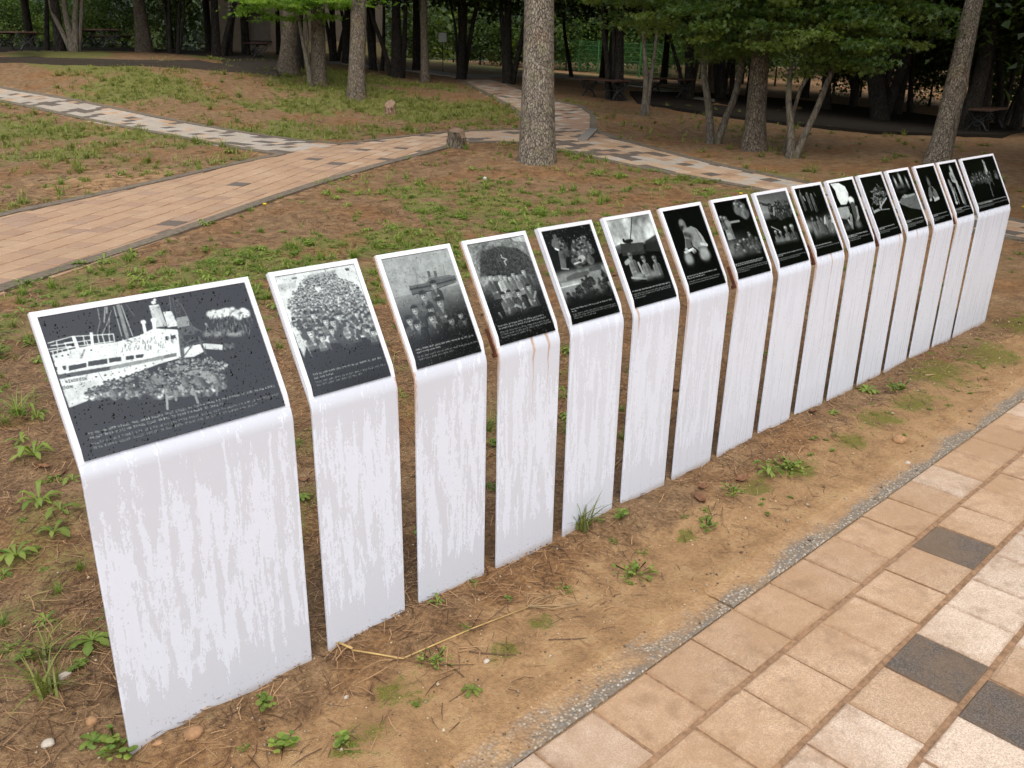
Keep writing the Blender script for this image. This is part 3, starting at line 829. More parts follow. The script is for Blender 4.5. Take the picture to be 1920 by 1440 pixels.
        if detail:
            f(-.32, -.02, .22, .13, face*.25); f(.34, -.02, .22, .13, face*.2)
            f(0, .3, .12, .25, face*1.15, .5, .6); f(0, .62, .35, .12, face*.35)
    def man(s, c, r, coat=.3, face=.65, kind='cap', cap=.1, hgt=4.5, lean=0., arms=True):
        """head of radius r at c with shoulders, coat, lapels and legs under it"""
        p = s.t(c); R = r*s.k
        P = lambda dx, dy: (p[0]+dx*R+lean*dy*R, p[1]+dy*R)
        s.poly([P(-1.1, 1.3), P(1.1, 1.3), P(1.9, 2.), P(2.0, hgt), P(-2.0, hgt), P(-1.9, 2.)], coat, 1, 1, coat*.35, raw=True)
        s.poly([P(.5, 1.4), P(1.9, 2.1), P(1.9, hgt), P(.9, hgt)], coat*.55, .7, 1, raw=True)
        s.poly([P(-.5, 1.3), P(.5, 1.3), P(0, 2.6)], face*.8, .7, 0, raw=True)
        if arms:
            s.line(P(-1.6, 2.1), P(-1.5, hgt*.75), R*.5, coat*1.35, .8, raw=True)
            s.line(P(-1.5, hgt*.72), P(.2, hgt*.7), R*.45, coat*1.5, .7, raw=True)
            s.ell(P(.3, hgt*.7), .35*R, .3*R, face*.9, raw=True)
        for k in range(4):
            x0 = s.rng.uniform(-1.5, 1.5); y0 = s.rng.uniform(2, hgt-.3)
            s.line(P(x0, y0), P(x0+s.rng.uniform(-.6, .6), y0+.8), R*.15, coat*s.rng.choice([.5, 1.7]), .6, raw=True)
        s.head(c, r, face, cap, lean*.4, kind)
    def fade(s, v0, v1, top=False, to=.02):
        """towards black between plate heights v0 and v1"""
        t = np.clip((s.yy/s.H-v0)/(v1-v0), 0, 1); t = t*t*(3-2*t)
        if top: t = 1-t
        s.a = s.a*(1-t)+to*t
    def caption(s, rows, val_=.62, hg=.014, u0=.1):
        """rows of tiny unreadable print: (v, u_end, weight)"""
        val = .88
        for v, u1, wgt in rows:
            y = v*s.H; x = u0*s.W; h = hg*s.H
            while x < u1*s.W:
                n = s.rng.randint(2, 6)
                for _ in range(n):
                    w = h*.75
                    for _k in range(3):
                        xa = x+s.rng.rand()*w; ya = y+s.rng.uniform(-.5, .5)*h
                        if s.rng.rand() < .5: s.line((xa, y-h*.5), (xa, y+h*.4), .8, val*wgt, 1., raw=True)
                        else: s.line((x, ya), (x+w, ya), .8, val*wgt, 1., raw=True)
                    x += w*1.25
                    if x > u1*s.W: break
                x += h*.7
    GLY = {'W': "10001 10001 10001 10101 10101 11011 10001", 'I': "111 010 010 010 010 010 111", 'N': "10001 11001 11001 10101 10011 10011 10001",
           'D': "11110 10001 10001 10001 10001 10001 11110", 'R': "11110 10001 10001 11110 10100 10010 10001", 'U': "10001 10001 10001 10001 10001 10001 01110",
           'S': "01111 10000 10000 01110 00001 00001 11110", 'H': "10001 10001 10001 11111 10001 10001 10001", 'O': "01110 10001 10001 10001 10001 10001 01110",
           'L': "10000 10000 10000 10000 10000 10000 11111"}
    def text(s, word, p0, p1, hgt, val):
        """dark capitals on a line from p0 to p1, height in sketch units"""
        a = s.t(p0); b = s.t(p1); d = (b-a)/np.hypot(*(b-a)); nrm = np.array([d[1], -d[0]]); h = hgt*s.k
        step = np.hypot(*(b-a))/len(word)
        for i, ch in enumerate(word):
            rows = s.GLY[ch].split(); nc = len(rows[0])
            for r, row in enumerate(rows):
                for c, bit in enumerate(row):
                    if bit == '1':
                        q = a+d*(i*step+(c+.5)/nc*step*.68)+nrm*(h*(1-(r+.5)/7))
                        s.ell(q, step*.68/nc*.75, h/7*.75, val, .3, raw=True)
    def out(s):
        # soften into continuous tone, uneven exposure, film grain
        a = np.clip(s.a, 0, 1)
        a = (a*.4+s.bl(s.bl(a))*.6)**.9
        a = a*(1+s.noise(9, .14)+s.noise(2.2, .1, 1))+.02*(s.rng.rand(s.H, s.W)-.5)
        a = np.clip(a, .012, .97)
        return a.reshape(s.h, s.ss, s.w, s.ss).mean((1, 3))

def crowd(b, poly_pts, n, r0, r1, face=(.4, .6), coat=(.15, .4), kinds=('cap',), bags=False, detail=False, caps=(.05, .18)):
    """heads and shoulders strewn over a region, far ones first"""
    q = np.array(poly_pts, float)
    ys = q[:, 1]; pts = []
    def inside(x, y):
        ins = False; m = len(q)
        for i in range(m):
            (xa, ya), (xb, yb) = q[i], q[(i+1) % m]
            if (ya > y) != (yb > y) and x < (xb-xa)*(y-ya)/(yb-ya)+xa: ins = not ins
        return ins
    tries = 0
    while len(pts) < n and tries < n*40:
        tries += 1
        x = b.rng.uniform(q[:, 0].min(), q[:, 0].max()); y = b.rng.uniform(ys.min(), ys.max())
        if inside(x, y): pts.append((x, y))
    pts.sort(key=lambda p: b.t(p)[1])
    v0 = b.t(pts[0])[1]; v1 = b.t(pts[-1])[1]
    for x, y in pts:
        f = (b.t((x, y))[1]-v0)/(v1-v0+1e-6)
        r = r0+(r1-r0)*f
        ct = b.rng.uniform(*coat)
        p = b.t((x, y)); R = r*b.k
        b.ell((p[0], p[1]+2.1*R), 1.9*R, 1.6*R, ct, .25, raw=True)
        b.ell((p[0]+.8*R, p[1]+2.2*R), .8*R, 1.3*R, ct*.5, .5, raw=True, al=.8)
        if bags and b.rng.rand() < .35:
            b.ell((p[0]+b.rng.uniform(-1, 1)*R, p[1]+1.6*R), 1.8*R, 1.*R, ct*1.7, .2, b.rng.uniform(-.5, .6), raw=True)
        b.head((x, y), r, b.rng.uniform(*face), b.rng.uniform(*caps), b.rng.uniform(-.3, .3), kinds[b.rng.randint(len(kinds))], detail=detail)

def print_1(w, h):      # troop ship at the quay, soldiers with packs
    b = Print([(108, 375), (1437, 152), (1712, 985), (430, 1350)], w, h, 1)
    bg = .02
    # rigging and masts
    for p0, p1, wd, v in [((497, 315), (512, 400), 4, .7), ((515, 400), (495, 490), 3, .7), ((545, 306), (540, 410), 8, .55), ((556, 306), (556, 350), 5, .8), ((585, 330), (560, 420), 3, .7), ((560, 420), (525, 500), 4, .75), ((572, 380), (575, 500), 4, .7), ((600, 305), (655, 505), 7, .6), ((628, 296), (690, 510), 24, .45), ((648, 296), (725, 505), 6, .7), ((680, 290), (735, 370), 3, .5)]:
        b.line(p0, p1, wd, v)
    # funnels and ventilators
    b.poly([(826, 300), (890, 292), (945, 440), (868, 450)], .72, tex=.06); b.poly([(866, 296), (890, 292), (945, 440), (918, 444)], .62, .8)
    b.poly([(826, 300), (890, 292), (893, 304), (830, 313)], .86); b.ell((856, 280), 16, 12, .92); b.ell((863, 262), 10, 10, .85)
    b.poly([(918, 345), (972, 338), (1018, 440), (950, 450)], .8, tex=.05)
    b.line((958, 240), (968, 330), 3, .6)
    for i in range(26): 
        x = 965+b.rng.rand()*70; y = 250+b.rng.rand()*110
        b.line((x, y), (x+b.rng.uniform(-25, 25), y+b.rng.uniform(10, 30)), 3, .35, .8)
    b.line((1030, 290), (1110, 450), 6, .3); b.line((975, 250), (1010, 380), 5, .28)
    # hull, decks
    b.poly([(205, 625), (330, 590), (470, 560), (620, 545), (760, 505), (860, 455), (1010, 465), (1035, 500), (1040, 585), (1190, 560), (1190, 612), (1120, 650), (1020, 660), (900, 695), (720, 765), (600, 810), (500, 855), (440, 940), (325, 985), (270, 830)], .88, 1, 1, .03)
    b.poly([(272, 840), (520, 800), (440, 935), (325, 985)], .74, .8, 8)
    for k in range(70):
        x = 640+b.rng.rand()*400; y = 590-(x-640)*.18+b.rng.uniform(-40, 25)
        b.line((x, y), (x+b.rng.uniform(-6, 6), y+b.rng.uniform(8, 28)), 5, b.rng.choice([.25, .4, .5, .98]), .8)
    for k in range(40):
        x = 480+b.rng.rand()*300; y = 520+b.rng.rand()*40
        b.line((x, y), (x+b.rng.uniform(-18, 18), y+b.rng.uniform(-6, 12)), 4, b.rng.choice([.1, .3, .95]), .8)
    # bridge frames on dark at the bow
    b.poly([(180, 548), (330, 505), (440, 500), (620, 500), (620, 545), (470, 562), (330, 592), (205, 628)], bg, .92)
    for p0, p1 in [((180, 548), (330, 505)), ((330, 505), (600, 490)), ((200, 565), (470, 528)), ((195, 605), (350, 575)), ((235, 540), (245, 590)), ((290, 550), (300, 580)), ((285, 548), (350, 540)), ((335, 505), (365, 590)), ((350, 505), (380, 585)), ((455, 480), (468, 560)), ((465, 480), (470, 560)), ((405, 500), (420, 565)), ((430, 540), (440, 570)), ((500, 500), (510, 550)), ((530, 500), (545, 550)), ((570, 495), (580, 545)), ((600, 490), (610, 545)), ((300, 580), (600, 540)), ((180, 590), (330, 570)), ((210, 600), (215, 625)), ((240, 595), (243, 615)), ((270, 590), (275, 612)), ((310, 585), (312, 602))]:
        b.line(p0, p1, 6, .9)
    b.line((345, 510), (375, 590), 20, .92); b.line((456, 485), (470, 570), 16, .92)
    b.poly([(205, 630), (330, 600), (470, 570), (620, 555), (620, 600), (230, 690)], .87)
    b.ell((792, 412), 17, 16, .93); b.line((792, 420), (805, 480), 20, .93); b.ell((857, 400), 18, 17, .93); b.line((857, 405), (866, 470), 22, .93)
    b.poly([(385, 655), (410, 590), (425, 590), (402, 655)], .55)
    for x, y in [(235, 640), (275, 634), (312, 628), (460, 598)]: b.ell((x, y), 6, 6, .15)
    for q in [[(315, 703), (430, 682), (432, 712), (318, 738)], [(440, 675), (563, 656), (566, 690), (441, 708)], [(573, 654), (652, 645), (655, 672), (578, 685)], [(682, 642), (735, 635), (737, 660), (686, 668)], [(745, 633), (800, 628), (792, 652), (748, 656)], [(228, 710), (240, 706), (244, 730), (232, 735)], [(272, 705), (298, 700), (300, 728), (285, 732)], [(968, 505), (1000, 500), (1002, 524), (970, 530)], [(932, 512), (950, 508), (955, 540), (938, 536)]]:
        b.poly(q, .1)
    b.poly([(245, 762), (580, 708), (580, 735), (252, 793)], .22); b.poly([(580, 708), (1010, 622), (1010, 645), (580, 735)], .5)
    b.poly([(450, 738), (578, 712), (580, 722), (455, 750)], .14); b.poly([(925, 640), (1005, 622), (1008, 645), (930, 660)], .35)
    for x, y in [(494, 779), (553, 768), (600, 758), (641, 749), (678, 741), (752, 725), (810, 708), (860, 692)]: b.ell((x, y), 7 if x < 560 else 5, 6 if x < 560 else 4, .1)
    b.line((510, 755), (548, 815), 4, .4)
    b.text('WINDRUSH', (300, 820), (440, 798), 20, .12); b.text('DON', (282, 862), (352, 850), 18, .12)
    # crane
    b.poly([(1003, 385), (1076, 372), (1092, 440), (1012, 456)], .48, tex=.12)
    b.poly([(1015, 460), (1100, 440), (1150, 470), (1120, 500), (1020, 505)], .22, tex=.1)
    for p0, p1, wd in [((1025, 500), (1045, 660), 16), ((1045, 510), (1055, 650), 10), ((1150, 520), (1195, 630), 16), ((1030, 570), (1150, 520), 8), ((1060, 590), (1110, 510), 7), ((1040, 520), (1100, 590), 7), ((1040, 590), (1180, 545), 8), ((1060, 640), (1110, 570), 8), ((1100, 440), (1165, 480), 10)]:
        b.line(p0, p1, wd, .25)
    b.poly([(1190, 560), (1305, 570), (1302, 606), (1196, 598)], .78, tex=.06)
    # small cloud-edged scene on the right
    for k in range(40): b.ell((1200+b.rng.rand()*270, 345+b.rng.rand()*50-b.rng.rand()*20), 22, 14, .85, .5)
    for k in range(20): b.ell((1200+b.rng.rand()*240, 470+b.rng.rand()*40), 25, 12, .6, .8, al=.5)
    for k in range(130):
        x = 1200+b.rng.rand()*290; y = 375+b.rng.rand()*110-(x-1200)*.03
        b.line((x, y), (x+b.rng.uniform(-10, 10), y+b.rng.uniform(15, 40)), 6, b.rng.choice([.06, .12, .25, .4]), .9)
    for x, y in [(1195, 430), (1300, 370), (1350, 360), (1410, 370), (1455, 380)]: b.ell((x, y), 9, 10, .5)
    for x0, y0, x1, y1 in [(1425, 490, 1460, 620), (1240, 500, 1250, 560), (1335, 560, 1375, 660), (1275, 600, 1300, 640)]: b.line((x0, y0), (x1, y1), 8, .1, .7)
    for k in range(14): b.ell((1315+b.rng.rand()*60, 560+b.rng.rand()*40), 10, 12, b.rng.uniform(.15, .4))
    # soldiers
    crowd(b, [(415, 870), (520, 820), (720, 765), (900, 700), (1030, 660), (1230, 650), (1325, 690), (1320, 830), (1200, 880), (900, 900), (700, 900), (430, 910)], 460, 6, 13, (.4, .75), (.2, .58), ('cap',), True)
    for cx, cy, r in [(940, 850, 26), (1130, 800, 26), (1235, 780, 30), (690, 860, 22), (590, 880, 20), (820, 830, 22), (1040, 800, 24)]:
        b.man((cx, cy-30), r*.5, .34, .45, 'cap', .1, 7.5, .15)
    b.ell((1215, 785), 55, 28, .52, .2, .7); b.ell((1120, 755), 42, 16, .5, .2); b.ell((1040, 725), 45, 16, .46, .2); b.ell((890, 800), 40, 28, .42, .3, .6)
    b.line((945, 870), (955, 1000), 16, .55); b.line((1000, 880), (1010, 940), 18, .45); b.line((1110, 850), (1150, 960), 16, .5); b.line((1270, 850), (1270, 910), 16, .4)
    b.ell((820, 940), 40, 45, .05, .3); b.poly([(735, 770), (765, 780), (775, 860), (745, 860)], .06, .9, 1)
    b.ell((1040, 860), 30, 14, .6, .3, .7)
    # dissolve to black below
    t = np.clip((s_ := (b.yy/b.H-.66))/.12, 0, 1)*np.clip(((b.xx/b.W)-.03)/.05, 0, 1)*.0
    b.caption([(.83, .97, 1.), (.86, .68, 1.), (.9, .99, .75), (.93, .86, .75)], .6, .017, .05)
    return b.out()

def print_2(w, h):      # a packed crowd on deck
    b = Print([(122, 312), (752, 215), (1065, 1120), (460, 1305)], w, h, 2)
    b.poly([(122, 312), (752, 215), (950, 790), (330, 900)], .82)
    b.poly([(390, 300), (610, 260), (640, 330), (380, 380)], .5, .7, 6)
    b.poly([(130, 380), (300, 350), (300, 400), (150, 440)], .6, .6, 3)
    b.poly([(265, 318), (305, 312), (307, 328), (268, 334)], .35)
    b.ell((650, 280), 45, 22, .8); b.poly([(680, 250), (715, 247), (722, 268), (695, 270)], .2)
    b.poly([(160, 470), (240, 460), (260, 560), (210, 620)], .85, 1, 2)
    crowd(b, [(380, 320), (600, 270), (640, 330), (770, 360), (860, 530), (880, 620), (800, 640), (300, 640), (240, 560), (250, 450)], 640, 6, 11, (.7, .97), (.12, .8), ('hair', 'cap'), caps=(.1, .5))
    crowd(b, [(300, 560), (860, 540), (900, 700), (900, 760), (330, 770), (260, 640)], 130, 12, 19, (.7, .95), (.1, .6), ('hair', 'hair', 'cap'), detail=True, caps=(.08, .35))
    for x, y, r in [(420, 775, 32), (515, 815, 25), (700, 785, 27), (760, 755, 24), (880, 745, 20), (915, 770, 24), (600, 690, 30), (540, 680, 25), (700, 700, 25), (440, 630, 22), (590, 755, 24), (640, 640, 22), (780, 620, 20)]:
        b.man((x, y), r, b.rng.uniform(.2, .4), .86, 'hair', .12, 4.)
    b.line((665, 720), (650, 800), 45, .2, .9); b.line((640, 800), (720, 870), 70, .18, .9)
    b.line((330, 700), (400, 820), 35, .2)
    b.poly([(268, 740), (300, 722), (390, 880), (375, 985)], .82, 1, 1); b.poly([(330, 850), (390, 890), (378, 985)], .6, .7, 4); b.line((385, 860), (440, 975), 8, .6)
    b.fade(.6, .76)
    # keep the pale gunwale visible through the fade
    b.poly([(275, 745), (300, 728), (380, 880), (372, 960)], .8, .9, 3)
    b.caption([(.83, .93, 1.), (.86, .3, 1.), (.895, .97, .7), (.92, .66, .7)], .55, .015, .07)
    return b.out()

def print_3(w, h):      # ship on a pale sea, soldiers' heads below
    b = Print([(970, 188), (1490, 105), (1770, 945), (1275, 1085)], w, h, 3, .58)
    b.a += b.noise(30, .05)
    t = np.clip((b.yy/b.H-.36)/.25, 0, 1); sea = np.clip((b.yy/b.H-.345)/.008, 0, 1)
    b.a = b.a*(1-sea)+(.47-.38*t)*sea
    b.a += b.noise(8, .05)*sea
    b.poly([(1195, 410), (1330, 385), (1340, 370), (1420, 345), (1500, 330), (1555, 325), (1570, 372), (1400, 430), (1225, 480)], .3, 1, 1, .05)
    b.poly([(1200, 430), (1380, 400), (1560, 350), (1565, 358), (1380, 412), (1203, 445)], .13)
    b.poly([(1222, 475), (1380, 440), (1560, 378), (1560, 384), (1380, 450), (1224, 484)], .13)
    b.poly([(1340, 375), (1350, 345), (1520, 320), (1530, 335)], .36, 1, 1, .12)
    for x in (1345, 1395): b.poly([(x-10, 290), (x+10, 285), (x+22, 335), (x+2, 340)], .28)
    for p0, p1 in [((1245, 275), (1265, 400)), ((1460, 235), (1475, 330)), ((1310, 345), (1400, 325)), ((1245, 300), (1330, 380))]: b.line(p0, p1, 4, .35)
    for x, y, r, k in [(1390, 400, 26, 'cap'), (1310, 490, 30, 'cap'), (1440, 545, 33, 'cap'), (1370, 605, 30, 'cap'), (1245, 605, 28, 'hair'), (1380, 670, 34, 'cap'), (1205, 690, 30, 'cap'), (1268, 730, 30, 'cap'), (1530, 695, 28, 'cap'), (1600, 650, 24, 'cap'), (1632, 700, 20, 'cap')]:
        b.man((x, y), r, .24, .66, k, .1, 4.6)
    b.fade(.62, .8, to=.03)
    b.caption([(.835, .94, 1.), (.862, .4, 1.), (.9, .98, .7), (.925, .58, .7)], .55, .014, .06)
    return b.out()

def print_4(w, h):      # hillside, group of ten men
    b = Print([(58, 355), (535, 278), (805, 1110), (362, 1235)], w, h, 4, .36)
    b.a += b.noise(40, .3)+b.noise(4, .2)
    b.poly([(430, 300), (535, 280), (560, 340), (470, 330)], .75, .8, 8)
    b.poly([(180, 420), (330, 370), (480, 390), (590, 470), (640, 620), (180, 640)], .14, .8, 10)
    b.a += b.noise(3, .16)*(b.yy/b.H < .5)
    b.lines([(352, 450), (360, 475), (400, 490), (380, 510), (395, 540)], 9, .68)
    b.fade(.35, .62, to=.05)
    for x, y, r, c in [(295, 650, 20, .28), (265, 645, 22, .27), (383, 645, 20, .3), (345, 640, 22, .62), (425, 655, 20, .34), (452, 625, 21, .3), (488, 640, 19, .4), (537, 600, 22, .24)]:
        b.man((x, y), r, c, .78, 'hair', .1, 7.5, .1)
    for x, y, r, c in [(375, 810, 24, .3), (422, 790, 22, .25), (500, 790, 24, .2), (580, 740, 23, .28)]:
        b.man((x, y), r, c, .7, 'hair', .1, 6.5, .1)
    for p0, p1 in [((345, 960), (372, 1000)), ((425, 920), (430, 960)), ((480, 890), (520, 910)), ((590, 850), (610, 890)), ((640, 780), (630, 830)), ((540, 880), (545, 920))]: b.line(p0, p1, 18, .6, .8)
    b.fade(.66, .8, to=.03)
    b.caption([(.82, .86, 1.), (.845, .9, 1.), (.88, .93, .7), (.905, .95, .7), (.93, .55, .7)], .6, .015, .06)
    return b.out()

def print_5(w, h):      # two scenes: men among trees, troops by a river
    b = Print([(675, 245), (1090, 180), (1340, 950), (945, 1060)], w, h, 5)
    for k in range(60): b.ell((720+b.rng.rand()*380, 200+b.rng.rand()*150), 4, 4, b.rng.uniform(.1, .4))
    b.poly([(770, 310), (830, 300), (880, 390), (870, 420), (800, 410), (765, 360)], .34, 1, 1, .06); b.line((800, 395), (850, 420), 14, .85); b.head((795, 295), 18, .4, .25)
    b.line((840, 430), (860, 560), 34, .33); b.line((870, 430), (880, 560), 24, .3); b.line((850, 570), (910, 575), 10, .5)
    crowd(b, [(830, 310), (880, 310), (910, 400), (850, 440)], 8, 14, 16, (.3, .5), (.2, .4)); crowd(b, [(930, 350), (990, 290), (1050, 300), (1110, 400), (1080, 470), (950, 490)], 30, 13, 18, (.3, .55), (.2, .42), ('helmet', 'cap'))
    b.ell((1020, 480), 36, 22, .62); b.line((960, 530), (1030, 505), 12, .7); b.ell((1010, 500), 14, 12, .15)
    t = np.clip((b.yy/b.H-.42)/.06, 0, 1)*np.clip((.86-b.yy/b.H)/.2, 0, 1)
    b.a = b.a*(1-.0*t)+t*(.42*(b.yy/b.H > .40))+b.noise(10, .1)*t
    b.poly([(890, 650), (960, 610), (1075, 590), (1085, 610), (1060, 640), (900, 680)], .28, 1, 2); b.poly([(1080, 570), (1180, 530), (1190, 580), (1085, 600)], .2, .8, 4)
    b.poly([(840, 700), (1020, 670), (1030, 700), (860, 740)], .72, .6, 6, .15); b.line((840, 740), (1000, 700), 8, .8)
    crowd(b, [(870, 770), (1000, 700), (1060, 640), (1200, 580), (1230, 640), (1230, 740), (1100, 820), (900, 840)], 42, 11, 16, (.12, .3), (.05, .2))
    for k in range(30): b.line((1030+b.rng.rand()*200, 620+b.rng.rand()*150), (1030+b.rng.rand()*200, 620+b.rng.rand()*150+20), 3, .6, .15)
    b.fade(.7, .82)
    b.caption([(.845, .92, 1.), (.868, .14, 1.), (.9, .95, .65), (.92, .96, .65), (.942, .5, .65)], .6, .013, .06)
    return b.out()

def print_6(w, h):      # flagpole and bunker under cloud, three men
    b = Print([(1200, 145), (1555, 90), (1800, 815), (1465, 915)], w, h, 6)
    sk = np.clip((.34-b.yy/b.H)/.04, 0, 1)
    b.a = b.a*(1-sk)+sk*(.62+b.noise(26, .5, 4))
    b.poly([(1530, 330), (1620, 270), (1680, 420), (1540, 420)], .12, .9, 4); b.poly([(1250, 390), (1330, 350), (1340, 430), (1280, 460)], .25, .8, 3)
    b.poly([(1325, 350), (1515, 340), (1540, 440), (1350, 460)], .14, 1, 2)
    for k in range(7): b.line((1335+k*3, 365+k*10), (1515, 352+k*10), 3, .3, .6)
    b.line((1418, 118), (1408, 350), 8, .08); b.ell((1395, 328), 45, 14, .07); b.ell((1355, 322), 12, 14, .07)
    for x, y, r in [(1410, 460, 20), (1520, 490, 20), (1610, 490, 20)]: b.man((x, y), r, .38, .6, 'helmet', .12, 7.5)
    b.line((1380, 520), (1400, 500), 30, .55); b.line((1480, 520), (1520, 610), 18, .6); b.ell((1490, 640), 60, 22, .5, .5, -.1); b.ell((1610, 620), 40, 30, .45, .5); b.line((1430, 650), (1550, 660), 14, .6)
    b.fade(.68, .78)
    b.caption([(.82, .94, 1.), (.855, .95, .65), (.875, .93, .65), (.9, .3, .65)], .55, .013, .05)
    return b.out()

def print_7(w, h):      # a man bent over, writing
    b = Print([(80, 372), (480, 300), (770, 1165), (380, 1270)], w, h, 7)
    b.ell((300, 520), 44, 50, .34, .2); b.ell((285, 495), 25, 22, .5, .6); b.ell((295, 555), 30, 20, .12, .4)
    b.poly([(300, 580), (390, 530), (450, 560), (520, 650), (560, 740), (570, 820), (470, 800), (420, 760), (330, 780), (325, 680)], .5, 1, 2, .05)
    b.ell((345, 600), 42, 44, .5, .3); b.ell((330, 625), 22, 18, .2, .4); b.ell((370, 640), 40, 24, .22, .6, .5)
    b.poly([(330, 670), (400, 680), (410, 760), (340, 790)], .26, .9, 2)
    b.line((480, 620), (540, 720), 34, .62, .8); b.line((440, 570), (500, 680), 12, .3, .7); b.line((500, 730), (560, 740), 26, .8); b.line((480, 790), (550, 780), 40, .3, .8); b.line((390, 720), (430, 790), 14, .15)
    b.poly([(312, 815), (410, 770), (430, 790), (330, 840)], .88, 1, 1); b.ell((425, 810), 28, 20, .72); b.ell((340, 790), 20, 14, .7)
    b.ell((370, 900), 50, 60, .6, .4); b.ell((540, 850), 68, 58, .58, .3); b.ell((455, 880), 28, 50, .03, .5)
    b.fade(.62, .74)
    b.caption([(.81, .88, 1.), (.835, .5, 1.), (.875, .9, .65), (.9, .84, .65)], .55, .012, .05)
    return b.out()

def print_8(w, h):      # gun crew, smoke and men climbing
    b = Print([(612, 292), (975, 232), (1245, 1000), (915, 1140)], w, h, 8)
    b.ell((900, 340), 62, 55, .4, .4); crowd(b, [(850, 290), (950, 290), (970, 360), (860, 370)], 9, 20, 24, (.3, .5), (.3, .5), ('helmet',))
    b.man((755, 480), 24, .42, .4, 'helmet', .15, 6.5); b.man((712, 470), 20, .28, .35, 'helmet', .15, 4.5); b.line((810, 505), (905, 485), 18, .5); b.ell((785, 520), 34, 30, .5, .4)
    m = np.clip((b.yy/b.H-.38)/.25, 0, 1)*np.clip((.78-b.yy/b.H)/.1, 0, 1)*np.clip(1.15-b.xx/b.W*1.3, 0, 1)
    b.a += m*(.36+b.noise(30, .25))
    crowd(b, [(920, 660), (1060, 600), (1130, 720), (1150, 840), (900, 850), (860, 800)], 26, 18, 24, (.12, .3), (.12, .3), ('helmet',)); b.ell((920, 870), 70, 55, .3, .5); b.ell((1060, 860), 60, 70, .22, .6)
    b.fade(.68, .78)
    b.caption([(.81, .9, 1.), (.83, .84, 1.), (.87, .97, .65), (.892, .95, .65), (.915, .4, .65)], .6, .012, .04)
    return b.out()

def print_9(w, h):      # men with field gun; men in a trench
    b = Print([(255, 205), (715, 130), (1080, 1215), (640, 1340)], w, h, 9)
    sk = np.clip((.36-b.yy/b.H)/.1, 0, 1); b.a = b.a*(1-sk)+sk*(.28+1.1*b.yy/b.H*np.clip(1.1-b.xx/b.W, .1, 1))
    b.poly([(600, 290), (740, 230), (820, 470), (560, 500)], .26, .8, 6); b.poly([(380, 480), (800, 460), (830, 490), (400, 570)], .35, .7, 6)
    b.line((300, 310), (450, 360), 22, .15); b.line((360, 350), (560, 380), 14, .12)
    crowd(b, [(430, 350), (560, 320), (740, 280), (790, 420), (700, 500), (480, 480)], 34, 18, 20, (.15, .45), (.06, .25), ('cap',)); b.line((530, 400), (540, 510), 22, .6, .8)
    b.fade(.37, .46)
    b.line((495, 695), (620, 755), 14, .5)
    for x, y, r, c in [(565, 790, 22, .34), (720, 735, 28, .34), (815, 715, 34, .22), (640, 800, 22, .3)]: b.man((x, y), r, c, .42, 'helmet', .2, 5)
    b.ell((640, 920), 90, 28, .4, .5); b.ell((740, 890), 50, 24, .4, .4); b.poly([(560, 940), (800, 910), (830, 960), (580, 990)], .2, .7, 6)
    b.fade(.66, .74)
    b.caption([(.83, .9, 1.), (.848, .2, 1.), (.885, .95, .65), (.905, .72, .65)], .6, .012, .03)
    return b.out()

def print_10(w, h):     # three figures above, marching men below
    b = Print([(855, 105), (1270, 45), (1595, 1080), (1205, 1180)], w, h, 10)
    for x, y in [(960, 190), (1060, 190), (1130, 210)]:
        b.ell((x, y), 16, 20, .5); b.line((x+5, y+30), (x+35, y+120), 55, .3, .9); b.line((x+20, y+110), (x+70, y+260), 20, .28); b.line((x+45, y+110), (x+90, y+250), 18, .24)
    b.line((940, 110), (960, 200), 7, .5); b.line((1170, 170), (1200, 230), 8, .4); b.line((1000, 230), (1030, 290), 16, .6)
    m = np.exp(-((b.yy/b.H-.56)/.085)**2); b.a += m*(.8*np.abs(b.xx/b.W-.45)*1.6)
    for x, y, c in [(1130, 580, .34), (1210, 560, .3), (1270, 580, .25), (1340, 540, .45), (1410, 610, .4), (1170, 640, .3)]: b.man((x, y), 24, c, .5, 'cap', .08, 10., .12)
    b.line((1330, 570), (1330, 660), 26, .75); b.line((1160, 720), (1210, 920), 50, .42, .8); b.line((1400, 700), (1420, 880), 60, .3, .8); b.line((1250, 720), (1270, 880), 40, .4, .7)
    b.fade(.66, .8)
    b.caption([(.845, .68, 1.), (.88, .96, .65)], .6, .012, .03)
    return b.out()

def print_11(w, h):     # pale opening, man seated against sandbags
    b = Print([(120, 360), (340, 325), (540, 935), (330, 990)], w, h, 11)
    b.poly([(140, 365), (215, 358), (275, 395), (305, 460), (310, 520), (290, 570), (240, 575), (205, 500), (185, 430)], .9, 1, 1)
    b.poly([(190, 605), (300, 590), (330, 680), (290, 720), (220, 700)], .5, 1, 2, .18)
    for k in range(9): b.line((195+k*3, 612+k*11), (315, 595+k*11), 3, .75, .7)
    b.head((340, 555), 28, .5, .4, 0, 'helmet'); b.line((350, 590), (380, 700), 50, .25); b.line((380, 600), (400, 700), 20, .5); b.line((330, 680), (340, 780), 26, .5); b.line((400, 690), (385, 750), 18, .55); b.ell((285, 755), 32, 26, .06); b.ell((400, 770), 34, 28, .35, .5); b.line((310, 730), (345, 800), 22, .62); b.ell((300, 800), 50, 22, .22, .6)
    b.fade(.7, .8)
    b.caption([(.825, .86, 1.), (.845, .4, 1.), (.875, .93, .65), (.9, .5, .65)], .6, .012, .03)
    return b.out()

